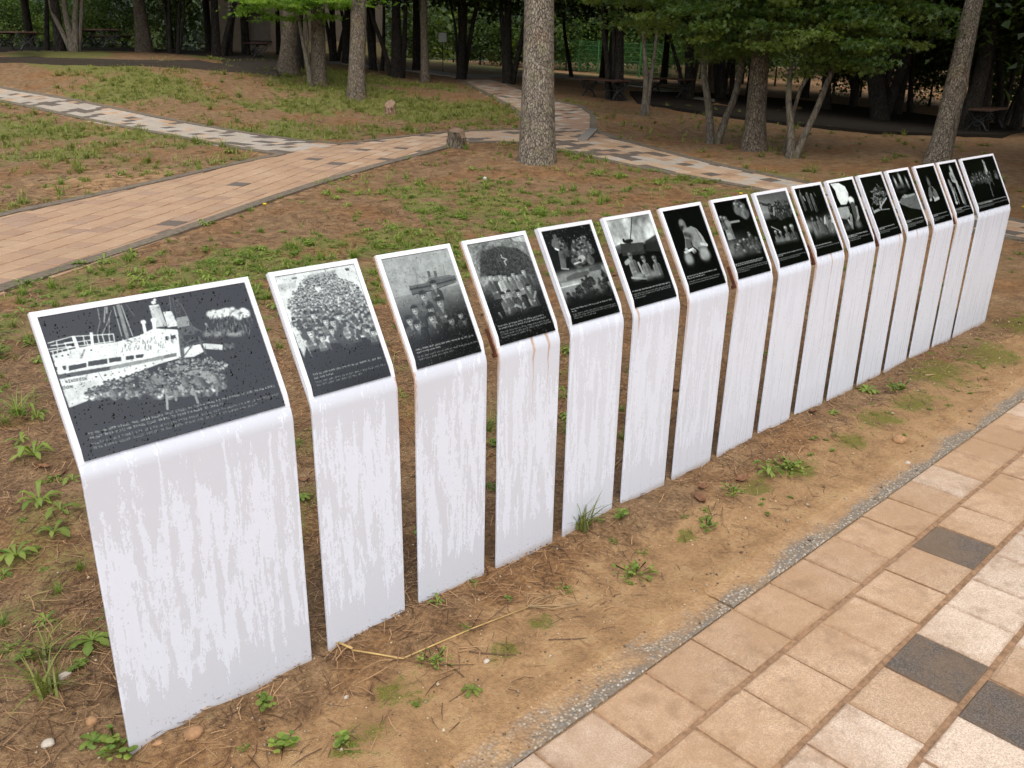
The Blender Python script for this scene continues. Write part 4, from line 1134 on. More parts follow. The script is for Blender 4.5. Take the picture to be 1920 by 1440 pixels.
def print_12(w, h):     # bundle-laden figure
    b = Print([(412, 322), (612, 292), (805, 870), (605, 918)], w, h, 12)
    for k in range(120):
        a = b.rng.rand()*6.28; r = b.rng.rand()**.5
        x = 585+60*r*math.cos(a)+10*math.sin(a); y = 500+95*r*math.sin(a)
        b.line((x, y), (x+b.rng.uniform(-25, 25), y+b.rng.uniform(-25, 25)), 6, b.rng.uniform(.1, .62), .8)
    b.line((660, 520), (600, 610), 10, .65); b.line((600, 560), (610, 620), 16, .6); b.line((540, 650), (590, 630), 14, .6); b.line((580, 635), (690, 625), 5, .55); b.line((525, 610), (545, 660), 12, .5)
    b.caption([(.83, .8, 1.), (.85, .3, 1.), (.885, .9, .65), (.91, .5, .65)], .6, .012, .03)
    return b.out()

def print_13(w, h):     # three candles of light over a crowd in a wedge
    b = Print([(680, 282), (860, 252), (1040, 800), (862, 855)], w, h, 13)
    for x, y, rx, ry in [(752, 375, 13, 38), (795, 345, 18, 42), (855, 370, 12, 36)]: b.ell((x, y), rx, ry, .5, .4, -.15); b.ell((x-4, y-15), rx*.5, ry*.4, .75, .5)
    b.ell((800, 425), 55, 22, .25, .7); b.ell((800, 440), 60, 10, .03, .6)
    b.poly([(775, 555), (820, 500), (850, 490), (925, 475), (960, 560), (990, 640), (880, 620), (800, 585)], .34, 1, 1, .2); b.poly([(800, 515), (830, 485), (860, 495), (920, 475), (925, 492), (830, 525)], .6, .9, 1); b.poly([(760, 545), (790, 555), (785, 580), (762, 570)], .6, .8, 2)
    b.caption([(.83, .9, 1.), (.85, .3, 1.), (.885, .9, .65), (.905, .88, .65), (.93, .45, .65)], .6, .012, .03)
    return b.out()

def print_14(w, h):     # one robed figure
    b = Print([(932, 240), (1100, 212), (1275, 745), (1105, 785)], w, h, 14)
    b.ell((1052, 370), 17, 30, .33, .4); b.poly([(1050, 420), (1085, 410), (1120, 450), (1150, 520), (1130, 550), (1070, 550), (1050, 500)], .36, 1, 2, .1); b.line((1065, 545), (1100, 520), 14, .7); b.line((1105, 545), (1145, 525), 16, .7); b.ell((1090, 535), 14, 14, .06); b.line((1070, 430), (1100, 500), 10, .12, .7); b.ell((1085, 440), 12, 14, .1)
    b.caption([(.84, .85, 1.), (.862, .3, 1.), (.9, .92, .65), (.92, .6, .65), (.94, .3, .65)], .6, .012, .03)
    return b.out()

def print_15(w, h):     # standing figure holding a child's hand
    b = Print([(1150, 212), (1300, 178), (1468, 690), (1320, 730)], w, h, 15)
    b.ell((1263, 265), 16, 26, .62, .3); b.poly([(1243, 285), (1280, 285), (1310, 360), (1320, 400), (1275, 380), (1255, 330)], .6, 1, 2, .1); b.line((1265, 320), (1280, 350), 8, .15)
    b.ell((1247, 385), 12, 18, .45); b.line((1255, 400), (1285, 480), 30, .45); b.line((1280, 470), (1312, 585), 18, .62); b.line((1290, 440), (1335, 585), 12, .4); b.line((1310, 380), (1375, 570), 26, .68); b.line((1345, 440), (1390, 585), 30, .35, .8); b.line((1305, 580), (1320, 582), 10, .8)
    b.caption([(.84, .9, 1.), (.86, .4, 1.), (.89, .93, .65), (.912, .5, .65)], .6, .012, .03)
    return b.out()

def print_16(w, h):     # people along a wall and a tall statue-like figure
    b = Print([(1352, 170), (1612, 125), (1765, 602), (1515, 672)], w, h, 16)
    crowd(b, [(1420, 300), (1480, 280), (1640, 270), (1650, 310), (1560, 360), (1430, 370)], 60, 6, 8, (.25, .55), (.12, .35))
    b.ell((1530, 185), 9, 12, .5); b.line((1540, 200), (1560, 290), 22, .5); b.line((1550, 230), (1565, 270), 14, .7); b.line((1585, 380), (1625, 520), 10, .3); b.line((1600, 350), (1630, 410), 10, .22)
    b.caption([(.84, .96, 1.), (.86, .5, 1.), (.9, .97, .65), (.925, .5, .65)], .6, .014, .03)
    return b.out()
PRINTS = [print_1, print_2, print_3, print_4, print_5, print_6, print_7, print_8, print_9, print_10, print_11, print_12, print_13, print_14, print_15, print_16]
# ---------------------------------------------------------------- the row of panels
PW1, PWN, PGAP, PW16, PH_, PL, PTH = .47444, .252, .05273, .49591, .70963, .34278, 1.05341
RB, TS = .075, .007
PHI = math.pi/2-PTH
SE = np.array([0, math.cos(PTH), math.sin(PTH)])      # up the tilted tray
SN = np.array([0, -math.sin(PTH), math.cos(PTH)])     # out of the tray
A_ = RB*math.tan(PHI/2)
def sheet_profile(off):
    """front line of the bent sheet (y, z) moved off metres backwards"""
    pts = [(off, -.08), (off, .0), (off, .25), (off, .5), (off, PH_-A_)]
    c = np.array([RB, PH_-A_])
    for k in range(1, 12):
        a = PHI*k/12
        pts.append((c[0]-(RB-off)*math.cos(a), c[1]+(RB-off)*math.sin(a)))
    n2 = np.array([math.sin(PTH), -math.cos(PTH)])
    for s in (A_, PL*.5, PL):
        q = np.array([0, PH_])+s*np.array([math.cos(PTH), math.sin(PTH)])+off*n2
        pts.append(tuple(q))
    return pts
def sheet_mesh(w):
    fr, bk = sheet_profile(0.), sheet_profile(TS)
    V, F, sm = [], [], []
    def stripq(P, xs, flip):
        b = len(V)
        for y, z in P:
            for x in xs: V.append((x, y, z))
        m = len(xs)
        for i in range(len(P)-1):
            for j in range(m-1):
                q = (b+i*m+j, b+i*m+j+1, b+(i+1)*m+j+1, b+(i+1)*m+j)
                F.append(q if not flip else q[::-1]); sm.append(True)
    e = .0012
    stripq(fr, [-w/2+e, w/2-e], False); stripq(bk, [-w/2, w/2], True)
    for x, fl in ((-w/2, True), (w/2, False)):
        b = len(V)
        xi = x+(e if x < 0 else -e)
        for (ya, za), (yb, zb) in zip(fr, bk): V.append((xi, ya, za)); V.append((x, ya+.1*(yb-ya), za+.1*(zb-za))); V.append((x, yb, zb))
        for i in range(len(fr)-1):
            for j in (0, 1):
                q = (b+3*i+j, b+3*i+j+1, b+3*i+j+4, b+3*i+j+3)
                F.append(q[::-1] if fl is False else q); sm.append(False)
    b = len(V)
    for P in (fr, bk):
        y, z = P[-1]; V += [(-w/2, y, z), (w/2, y, z)]
    F.append((b, b+1, b+3, b+2)); sm.append(False)
    me = mesh_data('sheet', V, F, M['enamel'])
    me.polygons.foreach_set('use_smooth', np.array(sm, bool))
    bm = bmesh.new(); bm.from_mesh(me); bm.normal_update(); bm.to_mesh(me); bm.free()
    return me
def tray_pt(x, s, h): 
    return np.array([x, 0, PH_])+s*SE+h*SN
def bar(mb, x0, x1, s0, s1, h0, h1):
    v = [tray_pt(x, s, h) for h in (h0, h1) for x, s in ((x0, s0), (x1, s0), (x1, s1), (x0, s1))]
    mb.add(v, [(0, 3, 2, 1), (4, 5, 6, 7), (0, 1, 5, 4), (1, 2, 6, 5), (2, 3, 7, 6), (3, 0, 4, 7)])
def rim_bar(mb, x0, x1):
    # side rim, running out to nothing at the bend
    S = [(.0202, .0004), (.05, .0075), (PL-.0002, .0075)]
    v = []
    for s, h in S: v += [tray_pt(x0, s, .0002), tray_pt(x1, s, .0002), tray_pt(x1, s, h), tray_pt(x0, s, h)]
    f = [(0, 1, 2, 3), (11, 10, 9, 8)]
    for k in (0, 4):
        for i in range(4): j = (i+1) % 4; f.append((k+i, k+4+i, k+4+j, k+j))
    mb.add(v, f)
def plate_mesh(w, img, mx, s0, s1):
    """thin plate lying in the tray; the printed picture is carried by its vertices"""
    hh, ww = img.shape
    lin = np.where(img <= .04045, img/12.92, ((img+.055)/1.055)**2.4)
    xs = np.linspace(-w/2+mx, w/2-mx, ww); ss = np.linspace(s1, s0, hh)
    X, S = np.meshgrid(xs, ss)
    top = np.array([0, 0, PH_])+X[..., None]*np.array([1, 0, 0])+S[..., None]*SE+.0052*SN
    V = top.reshape(-1, 3)
    i = np.arange(hh*ww).reshape(hh, ww)
    F = np.stack([i[:-1, :-1], i[1:, :-1], i[1:, 1:], i[:-1, 1:]], -1).reshape(-1, 4)
    # skirt
    c = [tray_pt(x, s, h) for h in (.0052, .0003) for x, s in ((xs[0], s0), (xs[-1], s0), (xs[-1], s1), (xs[0], s1))]
    b = len(V)
    V = np.concatenate([V, np.array(c)])
    F = np.concatenate([F, np.array([(b, b+1, b+5, b+4)[::-1], (b+1, b+2, b+6, b+5)[::-1], (b+2, b+3, b+7, b+6)[::-1], (b+3, b, b+4, b+7)[::-1]])])
    tint = np.stack([lin*.88, lin*.95, lin*.89], -1).reshape(-1, 3)
    tint = np.concatenate([tint, np.full((8, 3), .01)])
    mi = np.zeros(len(F), int); mi[-4:] = 1
    return mesh_data('photo_plate', V, F, [M['plate'], M['plate_edge']], False, tint, mi)
PANEL_LABEL = [
    'wide white bent panel with a print of a white troop ship and boarding soldiers',
    'narrow white panel with a pale print of a packed crowd, beside the troop ship panel',
    'narrow white panel with soldiers in caps below a grey ship on a pale sea',
    'white panel with ten men on a hillside and two rust runs under the print',
    'white panel with two prints, men by trees above and dark troops by a river below',
    'white panel showing a tall dark pole under a cloudy sky and three helmeted men',
    'white panel with one man bent over, writing on his knee against black',
    'white panel showing a gun crew, smoke and climbing men, rusty at its edge',
    'white panel with men and a field gun against grey sky above, helmeted men below',
    'white panel with three standing figures above and marching men on a pale glow below',
    'white panel whose print has a bright blank opening at its top and a seated soldier',
    'white panel with a bundle of sticks on a figure against black, rusted left edge',
    'white panel with three small glowing shapes above a pale wedge of people',
    'white panel with a single robed figure against black',
    'white panel with a standing figure and a child, rusty brown at its lower left edge',
    'wide black-printed panel at the far end of the row, a line of people on it']
SIZES = [(330, 226)]+[(156, 212)]*4+[(124, 168)]*4+[(92, 126)]*6+[(150, 104)]
DROPS = [1., 1., 1., .95, .35, .25]+[.12]*10
RUST = {1: dict(r=1.), 2: dict(l=1.), 3: dict(a=.012, b=.075, l=1., low=.38), 5: dict(a=-.1, low=.6), 6: dict(l=.8), 7: dict(l=.9, r=.9), 9: dict(a=.012, l=1., low=.3), 11: dict(r=1., a=.09, low=.45), 12: dict(a=-.02, low=.68), 13: dict(l=.5, r=.6), 14: dict(l=1.), 3.5: {}}
BRK = {1: 1, 3: -1, 7: -1, 9: -1, 11: -1, 14: -1}
narrow = sheet_mesh(PWN)
xcur = 0.
PANEL_X = []
for i in range(16):
    w = PW1 if i == 0 else (PW16 if i == 15 else PWN)
    xc = xcur+w/2; xcur += w+PGAP
    PANEL_X.append((xc, w))
    rr = np.random.RandomState(40+i)
    e = empty('display_panel', (xc, 0, 0), rr.uniform(-.006, .006)*(i > 0))
    e.rotation_euler = (rr.uniform(-.006, .006)*(i > 0), rr.uniform(-.004, .004)*(i > 0), rr.uniform(-.008, .008)*(i > 0))
    tag(e, PANEL_LABEL[i], 'panel', 'bent white memorial panels set in a row')
    sh = put('sheet', sheet_mesh(w) if i in (0, 15) else narrow, e)
    ru = RUST.get(i, {})
    sh['half_width'] = w/2
    sh['wet'] = [1., 1., 1., .85, .7, .65, .6, .5, .45, .4, .35, .3, .3, .3, .3, .35][i]
    sh['rust_a'] = float(ru.get('a', 9.)); sh['rust_b'] = float(ru.get('b', 9.)); sh['rust_low'] = float(ru.get('low', .4))
    sh['rust_left'] = float(ru.get('l', 0.)); sh['rust_right'] = float(ru.get('r', 0.))
    mx, s0, s1 = .0135, .026, PL-.0135
    rim = MB()
    rim_bar(rim, -w/2+.0004, -w/2+.0125)
    rim.build('side_rim', M['rim'], e)
    rim = MB(); rim_bar(rim, w/2-.0125, w/2-.0004); rim.build('side_rim', M['rim'], e)
    rim = MB(); bar(rim, -w/2+.0126, w/2-.0126, PL-.0125, PL-.0002, .0002, .0075); rim.build('top_rim', M['rim'], e)
    pl = put('photo_plate', plate_mesh(w, PRINTS[i](*SIZES[i]), mx, s0, s1), e)
    pl['drops'] = float(DROPS[i])
    # steel angle that carries the tray, behind the bend
    bk = MB(); sd_ = BRK.get(i, 0)
    x0, x1 = -w/2+(.05 if sd_ >= 0 else -.0035), w/2-(.05 if sd_ <= 0 else -.0035)
    bar(bk, x0, x1, -.0, .085, -.02, -.0075); bar(bk, x0+.004, x1-.004, -.0, .012, -.032, -.0205)
    bk.build('bracket', M['rust'], e)
# ---------------------------------------------------------------- trees
def stem_mesh(pts, rad, n=14, seed=0, flare=1.35, rough=.06, step=.16):
    """a tapered, slightly lumpy stem through points (root first)"""
    pts = np.array(pts, float); rad = np.array(rad, float)
    seg = np.linalg.norm(np.diff(pts, axis=0), axis=1); acc = np.r_[0, np.cumsum(seg)]
    m = max(6, int(acc[-1]/step)); s = np.linspace(0, acc[-1], m)
    P = np.stack([np.interp(s, acc, pts[:, k]) for k in range(3)], -1)
    for _ in range(3):
        Q = P.copy(); Q[1:-1] = (P[:-2]+2*P[1:-1]+P[2:])/4; P = Q
    r = np.interp(s, acc, rad)
    r = r*(1+(flare-1)*np.exp(-s/(rad[0]*1.3)))
    T = np.gradient(P, axis=0); T /= np.linalg.norm(T, axis=1)[:, None]
    V = []
    for i in range(m):
        a = np.cross(T[i], (0, 1, 0.1)); a /= np.linalg.norm(a); b = np.cross(T[i], a)
        for k in range(n):
            t = 2*math.pi*k/n
            w = 1+rough*((fbm(np.array(k*1.7/n*6+seed*3.1), np.array(s[i]*2.2+seed), 3))*2-1)
            if s[i] < rad[0]*2: w += .12*(flare-1)*math.sin(3*t+seed)*math.exp(-s[i]/rad[0])
            V.append(P[i]+r[i]*w*(math.cos(t)*a+math.sin(t)*b))
    V.append(P[-1]); F = []
    for i in range(m-1):
        for k in range(n):
            k2 = (k+1) % n; F.append((i*n+k, i*n+k2, (i+1)*n+k2, (i+1)*n+k))
    for k in range(n): F.append(((m-1)*n+k, (m-1)*n+(k+1) % n, m*n))
    return V, F, P, r
def leaf_cloud(N_, clumps, R, size, kind='leaf', seed=0, droop=.0, csz=.5, flat=.3):
    """leaf-sized faces spread in clumps through an ellipsoid; returns V, F, tint"""
    r = np.random.RandomState(seed)
    c = r.normal(size=(clumps, 3)); c /= np.linalg.norm(c, axis=1)[:, None]; c *= r.rand(clumps, 1)**(1/2.4); c *= np.array(R)
    w = r.rand(clumps)+.3; w /= w.sum()
    ci = r.choice(clumps, N_, p=w)
    sz = csz*(.6+.8*r.rand(clumps))
    p = r.normal(size=(N_, 3))*np.array([.55, .55, flat])
    P = c[ci]+p*sz[ci][:, None]
    P[:, 2] -= droop*np.hypot(P[:, 0], P[:, 1])
    yaw = r.rand(N_)*2*math.pi; pit = r.normal(-.35, .45, N_); rol = r.normal(0, .6, N_)
    S = size*(.65+.7*r.rand(N_))
    if kind == 'maple':
        base = [(0, 0, 0)]
        tips = [(-.95, .75), (-.62, 1.0, .55), (0, 1.0)]
        ang = np.radians([200, 160, 138, 112, 90, 68, 42, 20, -20]); rd = [.35, .85, .42, 1.0, .5, 1.15, .5, 1.0, .42]
        ang = np.radians([235, 205, 176, 152, 120, 90, 60, 28, 4, -25, -55]); rd = [.3, .62, .33, .95, .42, 1.12, .42, .95, .33, .62, .3]
        L = np.array([(0, .18, 0)]+[(q*math.cos(a), q*math.sin(a)+.2, -.12*q*q) for a, q in zip(ang, rd)])
        tri = np.array([(0, i+1, i) for i in range(1, len(L)-1)])
    elif kind == 'needle':
        L = np.array([(-.08, 0, 0), (.08, 0, 0), (.05, 1, .1), (-.05, 1, .1)]); tri = np.array([(0, 1, 2, 3)])
    else:
        L = np.array([(0, 0, 0), (.36, .45, .1), (0, 1.05, -.08), (-.36, .45, .1)]); tri = np.array([(0, 1, 2), (0, 2, 3)])
    cy, sy, cp, sp, cr, sr = np.cos(yaw), np.sin(yaw), np.cos(pit), np.sin(pit), np.cos(rol), np.sin(rol)
    X = np.stack([cy*cr-sy*sp*sr, sy*cr+cy*sp*sr, -cp*sr], -1); Y = np.stack([-sy*cp, cy*cp, sp], -1); Z = np.cross(X, Y)
    V = P[:, None, :]+S[:, None, None]*(L[None, :, 0:1]*X[:, None]+L[None, :, 1:2]*Y[:, None]+L[None, :, 2:3]*Z[:, None])
    F = (tri[None]+(np.arange(N_)*len(L))[:, None, None]).reshape(-1, tri.shape[1])
    t = np.clip(r.rand(clumps)[ci]**1.5*.75+r.rand(N_)*.3, 0, 1)
    tint = np.repeat(np.stack([t, t, t], -1), len(L), 0)
    return V.reshape(-1, 3), F, tint
def cloud_data(name, mat, *a, **k):
    V, F, t = leaf_cloud(*a, **k); return mesh_data(name, V, F, mat, False, t)
CROWN = {
    'maple': [cloud_data('crown', M['leaf_maple'], 4600, 60, (1.8, 1.8, 1.15), .08, 'maple', s, .14, csz=.46, flat=.11) for s in (1, 2)],
    'bright': [cloud_data('crown', M['leaf_bright'], 1500, 26, (1.5, 1.5, .55), .085, 'maple', 3, .05, csz=.42, flat=.1)],
    'dark': [cloud_data('crown', M['leaf_dark'], 6500, 70, (2.5, 2.5, 1.6), .14, 'leaf', s, .08, csz=.75) for s in (5, 6, 7)],
    'pine': [cloud_data('crown', M['needle'], 7000, 60, (2.6, 2.6, 1.9), .2, 'needle', s, .0, csz=.7) for s in (8, 9)],
    'shrub': [cloud_data('crown', M['leaf_shrub'], 3000, 50, (1.3, 1.3, 1.1), .09, 'leaf', s, .0, csz=.4) for s in (11, 12)],
}
def tree(name, label, d, stems, bark, crowns=(), cat='tree', group=None, n=14, flare=1.35, rough=.06, ext=6.):
    """stems: lists of (px, py, radius in px[, depth]); the first point stands on the ground. crowns: (kind, dx, dy, z above ground, scale, scale z)"""
    root = None
    for k, st in enumerate(stems):
        W = []; Rr = []
        for q in st:
            dd = q[3] if len(q) > 3 else d
            W.append(at(q[0], q[1], dd)); Rr.append(q[2]*dd/FPX)
        W = np.array(W)
        if root is None:
            g = gz(W[0][0], W[0][1]); root = empty(name, (W[0][0], W[0][1], g)); tag(root, label, cat, group)
            o3 = np.array([W[0][0], W[0][1], g])
        W[0][2] = gz(W[0][0], W[0][1])-.12
        dirv = W[-1]-W[-2]; dirv /= np.linalg.norm(dirv)
        if ext and W[-1][2] > 1.7:
            dirv = dirv*.6+np.array([0, 0, .4]); dirv /= np.linalg.norm(dirv)
            e_ = ext*(1. if k == 0 else .7)
            W = np.vstack([W, W[-1]+dirv*e_*.5, W[-1]+dirv*e_+RNG.normal(0, .15, 3)]); Rr += [Rr[-1]*.75, Rr[-1]*.3]
        V, F, P, r = stem_mesh(W-o3, Rr, n, k+d, flare if k == 0 else 1.1, rough)
        tr = mk('trunk' if k == 0 else 'stem', V, F, bark, root, True)
        # a few side limbs above the frame of the eye
        if ext > 3:
            for j in range(2):
                i0 = int(len(P)*(.55+.18*j)); a = RNG.rand()*6.28
                q = np.array([P[i0], P[i0]+np.array([math.cos(a)*.6, math.sin(a)*.6, .35]), P[i0]+np.array([math.cos(a)*1.3, math.sin(a)*1.3, .6])])
                Vb, Fb, _, _ = stem_mesh(q, [r[i0]*.4, r[i0]*.25, r[i0]*.1], 7, j, 1.)
                mk('limb', Vb, Fb, bark, tr, True)
    for j, (kind, dx, dy, z, s, sz) in enumerate(crowns):
        put('crown', CROWN[kind][(j+int(d*7)) % len(CROWN[kind])], root, (dx, dy, z), (0, 0, RNG.rand()*6.28), (s, s, sz))
    return root
PINE_TOP = [('pine', 0, 0, 8.2, 1., .9), ('pine', .8, .5, 6.8, .75, .6)]
BG, BB, BD, BS = M['bark_grey'], M['bark_brown'], M['bark_dark'], M['bark_smooth']
tree('pine_tree', 'large grey barked pine trunk standing on the soil behind the row of panels', 11., [[(1006, 326, 35), (1007, 260, 33), (1009, 150, 30), (1011, 0, 27.5), (1012, -150, 25)]], BG, PINE_TOP, n=34, flare=1.28, rough=.035, ext=5.)
tree('pine_tree', 'pine trunk leaning to the right behind the far end of the panel row', 12.2, [[(1752, 318, 23), (1768, 265, 20.5), (1795, 150, 19), (1822, 20, 16), (1852, -110, 14.5)]], BG, PINE_TOP[:1], n=24, flare=1.2, rough=.04, ext=4.)
tree('pine_tree', 'upright grey pine trunk nearest the round tree stump on the grassy bank', 18.5, [[(668, 184, 17), (669, 130, 15.5), (672, 50, 14.5), (676, -60, 13)]], BB, PINE_TOP, n=18, rough=.04)
tree('pine_tree', 'brown pine trunk between the grey pine and the paired trunks on the bank', 20., [[(597, 167, 15), (597, 110, 13.5), (596, 30, 13), (595, -60, 12)]], BB, PINE_TOP, n=18, rough=.04)
tree('pine_tree', 'stout flared pine trunk beside the end of the low terrace', 21., [[(540, 143, 19), (541, 100, 15), (544, 30, 13.5), (546, -60, 12)]], BB, PINE_TOP, n=18, flare=1.5, rough=.05)
tree('pine_tree', 'dark pine trunk half hidden behind the stout one by the terrace', 22.5, [[(556, 139, 13), (556, 90, 11.5), (557, 10, 11), (557, -60, 10)]], BD, PINE_TOP, n=14)
tree('young_tree', 'thin pale stem with bright green maple leaves between two pine trunks', 19.6, [[(583, 150, 5), (575, 110, 4.2), (565, 65, 3.5), (558, 15, 3), (545, -30, 2)], [(575, 112, 3.2), (577, 60, 2.6), (572, 5, 2)]], BS, [('bright', -.5, .4, 1.75, .8, .7), ('bright', .45, -.35, 1.8, .75, .7), ('bright', -.2, .2, 2.1, .8, .6)], ext=.5, n=8)
tree('pine_tree', 'dark flared pine trunk under the maples behind the middle panels', 13.2, [[(1413, 286, 22), (1416, 230, 18.5), (1423, 140, 17), (1431, 30, 15.5), (1438, -80, 14)]], BB, PINE_TOP, n=18, flare=1.45, rough=.05)
tree('maple_tree', 'slim two stemmed maple left of the dark pine, leaves hanging above', 13.8, [[(1333, 272, 8), (1331, 215, 7), (1325, 165, 6.5), (1315, 135, 6), (1322, 90, 5), (1328, 40, 4)], [(1343, 272, 7.5), (1357, 225, 7), (1380, 185, 6.5), (1388, 130, 6), (1400, 80, 5), (1408, 30, 4)]], BS, [('maple', -.05, .1, 1.95, .62, .62), ('maple', -.75, 1.0, 2.35, .6, .6), ('maple', .5, -.3, 2.5, .7, .6)], ext=1., n=10, flare=1.2)
tree('maple_tree', 'crooked pale stemmed maple in front, its leaves low over the lawn', 12.6, [[(1480, 302, 9), (1487, 250, 7), (1487, 232, 7), (1476, 210, 6), (1477, 170, 5.5), (1484, 120, 4)], [(1486, 303, 8), (1505, 255, 6.5), (1530, 215, 6), (1545, 165, 5.5), (1562, 130, 5), (1575, 100, 4), (1592, 85, 3)], [(1484, 160, 4, 12.6), (1505, 140, 3.4), (1530, 128, 2.5)]], BS, [('maple', .3, -.25, 1.85, .55, .62), ('maple', .95, -.35, 2.15, .6, .68), ('maple', 1.0, .4, 2.5, .7, .6), ('maple', -.45, .55, 2.1, .6, .6)], ext=.6, n=10, flare=1.15)
# darker trees under the closed canopy
DK = 'dark trees of the shaded grove'
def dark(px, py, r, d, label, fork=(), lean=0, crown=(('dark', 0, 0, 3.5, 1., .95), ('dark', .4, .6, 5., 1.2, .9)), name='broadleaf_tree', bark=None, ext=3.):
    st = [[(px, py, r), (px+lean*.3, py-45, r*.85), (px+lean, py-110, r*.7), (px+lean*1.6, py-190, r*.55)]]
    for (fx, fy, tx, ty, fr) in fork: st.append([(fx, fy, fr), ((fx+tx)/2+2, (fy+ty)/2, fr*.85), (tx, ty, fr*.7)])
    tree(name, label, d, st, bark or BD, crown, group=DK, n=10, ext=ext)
dark(1160, 190, 11, 20.6, 'thick black trunk that hides the end of the bench by the fork', [(1142, 178, 1132, 60, 6), (1150, 150, 1150, 60, 5)], 2)
dark(1291, 190, 10, 22.5, 'black forked tree at the end of the second bench', [(1286, 175, 1258, 80, 4.5), (1296, 150, 1320, 60, 5), (1290, 150, 1283, 70, 4)], 4)
dark(1352, 195, 9, 23.5, 'black tree with a wide fork beyond the shaded terrace', [(1350, 140, 1330, 70, 5), (1356, 140, 1385, 60, 5)], 2)
dark(1372, 196, 6, 24.5, 'thin black stem beside the wide forked tree', (), 3)
dark(1345, 170, 18, 30, 'broad pinkish brown trunk far behind the bench', (), -3, bark=BB)
dark(864, 152, 9, 25., 'slender dark tree forking high beside the bend of the path', [(868, 80, 905, -20, 5), (864, 70, 858, -20, 4.5), (860, 90, 845, 10, 3)], 6)
dark(745, 145, 12, 24.2, 'dark trunk with a low branch slanting off to one side', [(735, 135, 700, 40, 5), (752, 130, 760, 40, 6)], -2)
dark(797, 152, 9, 23.2, 'straight brown trunk next to the dark trunk with the slanting branch', (), -2, name='pine_tree', bark=BB, crown=PINE_TOP)
dark(952, 158, 10, 24., 'dark clump of stems just beside the large pine', [(948, 150, 940, 30, 6), (958, 150, 985, 40, 6), (950, 150, 955, 20, 6)], 0)
dark(697, 133, 5, 26, 'three black stems rising together behind the grey pine', [(703, 133, 690, 30, 5), (715, 133, 720, 40, 4)], -10)
dark(625, 112, 7, 28, 'black forked tree in front of the beige wall', [(622, 95, 605, 20, 4), (630, 95, 655, 20, 4.5)], -3)
dark(648, 118, 8, 27, 'black trunk behind the pines, close to the beige wall', [(648, 90, 640, 20, 4)], 4)
dark(522, 100, 5, 30, 'thin black stem before the grey shutter', (), -3)
dark(405, 100, 9, 24, 'black trunk in the shadow at the end of the terrace', [(412, 90, 440, 10, 6)], -4)
dark(428, 103, 6, 24.4, 'slanting black stem near the terrace end', (), 14)
dark(318, 103, 4, 23.8, 'thin black bush stem at the back of the terrace', [(318, 95, 310, 30, 3)], -2)
dark(333, 103, 4, 23.8, 'second thin black bush stem at the back of the terrace', [(334, 90, 345, 25, 3)], 4)
dark(270, 90, 15, 24.6, 'thick grey trunk leaning over the terrace benches', (), -14, bark=BB, name='pine_tree', crown=PINE_TOP)
dark(86, 84, 5, 24, 'slim dark trunk between the two terrace benches', (), 3)
tree('crape_myrtle', 'pale smooth many stemmed tree growing through the terrace', 22.6, [[(139, 101, 8), (135, 75, 7), (125, 40, 5.5), (118, -10, 5)], [(140, 100, 7), (142, 65, 6), (140, 20, 5), (150, -30, 4)], [(134, 80, 5), (112, 50, 4.5), (95, 20, 4), (92, -20, 3)], [(143, 80, 4), (153, 30, 3.5), (155, -10, 3)]], BS, [('dark', 0, 0, 4.4, .9, .9)], group=DK, ext=2., n=9)
dark(1548, 210, 10, 23, 'black trunk in the gap between the two maples', (), 4)
dark(1600, 205, 7, 25, 'thin black trunk beyond the crooked maple', (), 5)
dark(1650, 232, 16, 20.5, 'massive black tree with spreading fork over the shaded terrace', [(1648, 200, 1610, 60, 9), (1660, 190, 1735, 20, 11), (1655, 170, 1690, 60, 8)], 0, n_=0) if False else dark(1650, 232, 15, 20.5, 'massive black tree with spreading fork over the shaded terrace', [(1648, 200, 1612, 60, 9), (1660, 190, 1735, 20, 10), (1655, 170, 1688, 60, 7)], -3)
dark(1685, 190, 4, 30, 'thin black sapling in front of the sunlit shrubs', (), 12)
dark(1815, 245, 19, 18.8, 'broad dark reddish trunk behind the leaning pine', (), 26, bark=M['bark_dark'], name='pine_tree', crown=PINE_TOP)
dark(1845, 240, 9, 19.5, 'dark trunk close beside the broad reddish one', (), 12)
dark(1878, 232, 7, 22, 'dark many stemmed tree at the edge of the frame', [(1880, 215, 1905, 110, 5), (1882, 222, 1930, 130, 5), (1876, 200, 1868, 90, 4)], -4)
dark(1705, 225, 6, 26, 'slim dark stem beyond the leaning pine', (), 6)
tree('young_tree', 'thin twin stemmed sapling on the lawn in front of the benches', 17.5, [[(1205, 208, 6), (1212, 165, 5), (1210, 110, 4), (1205, 60, 3)], [(1213, 206, 5), (1218, 160, 4), (1228, 100, 3), (1232, 50, 2.5)]], BS, [('dark', 0, 0, 3.2, .6, .7)], ext=.8, n=8)
tree('young_tree', 'bent thin stem beyond the large pine before the green fence', 30, [[(1073, 146, 4), (1066, 110, 3.5), (1058, 60, 3)]], BD, [('dark', 0, 0, 3.9, .8, .7)], ext=.8, n=8)
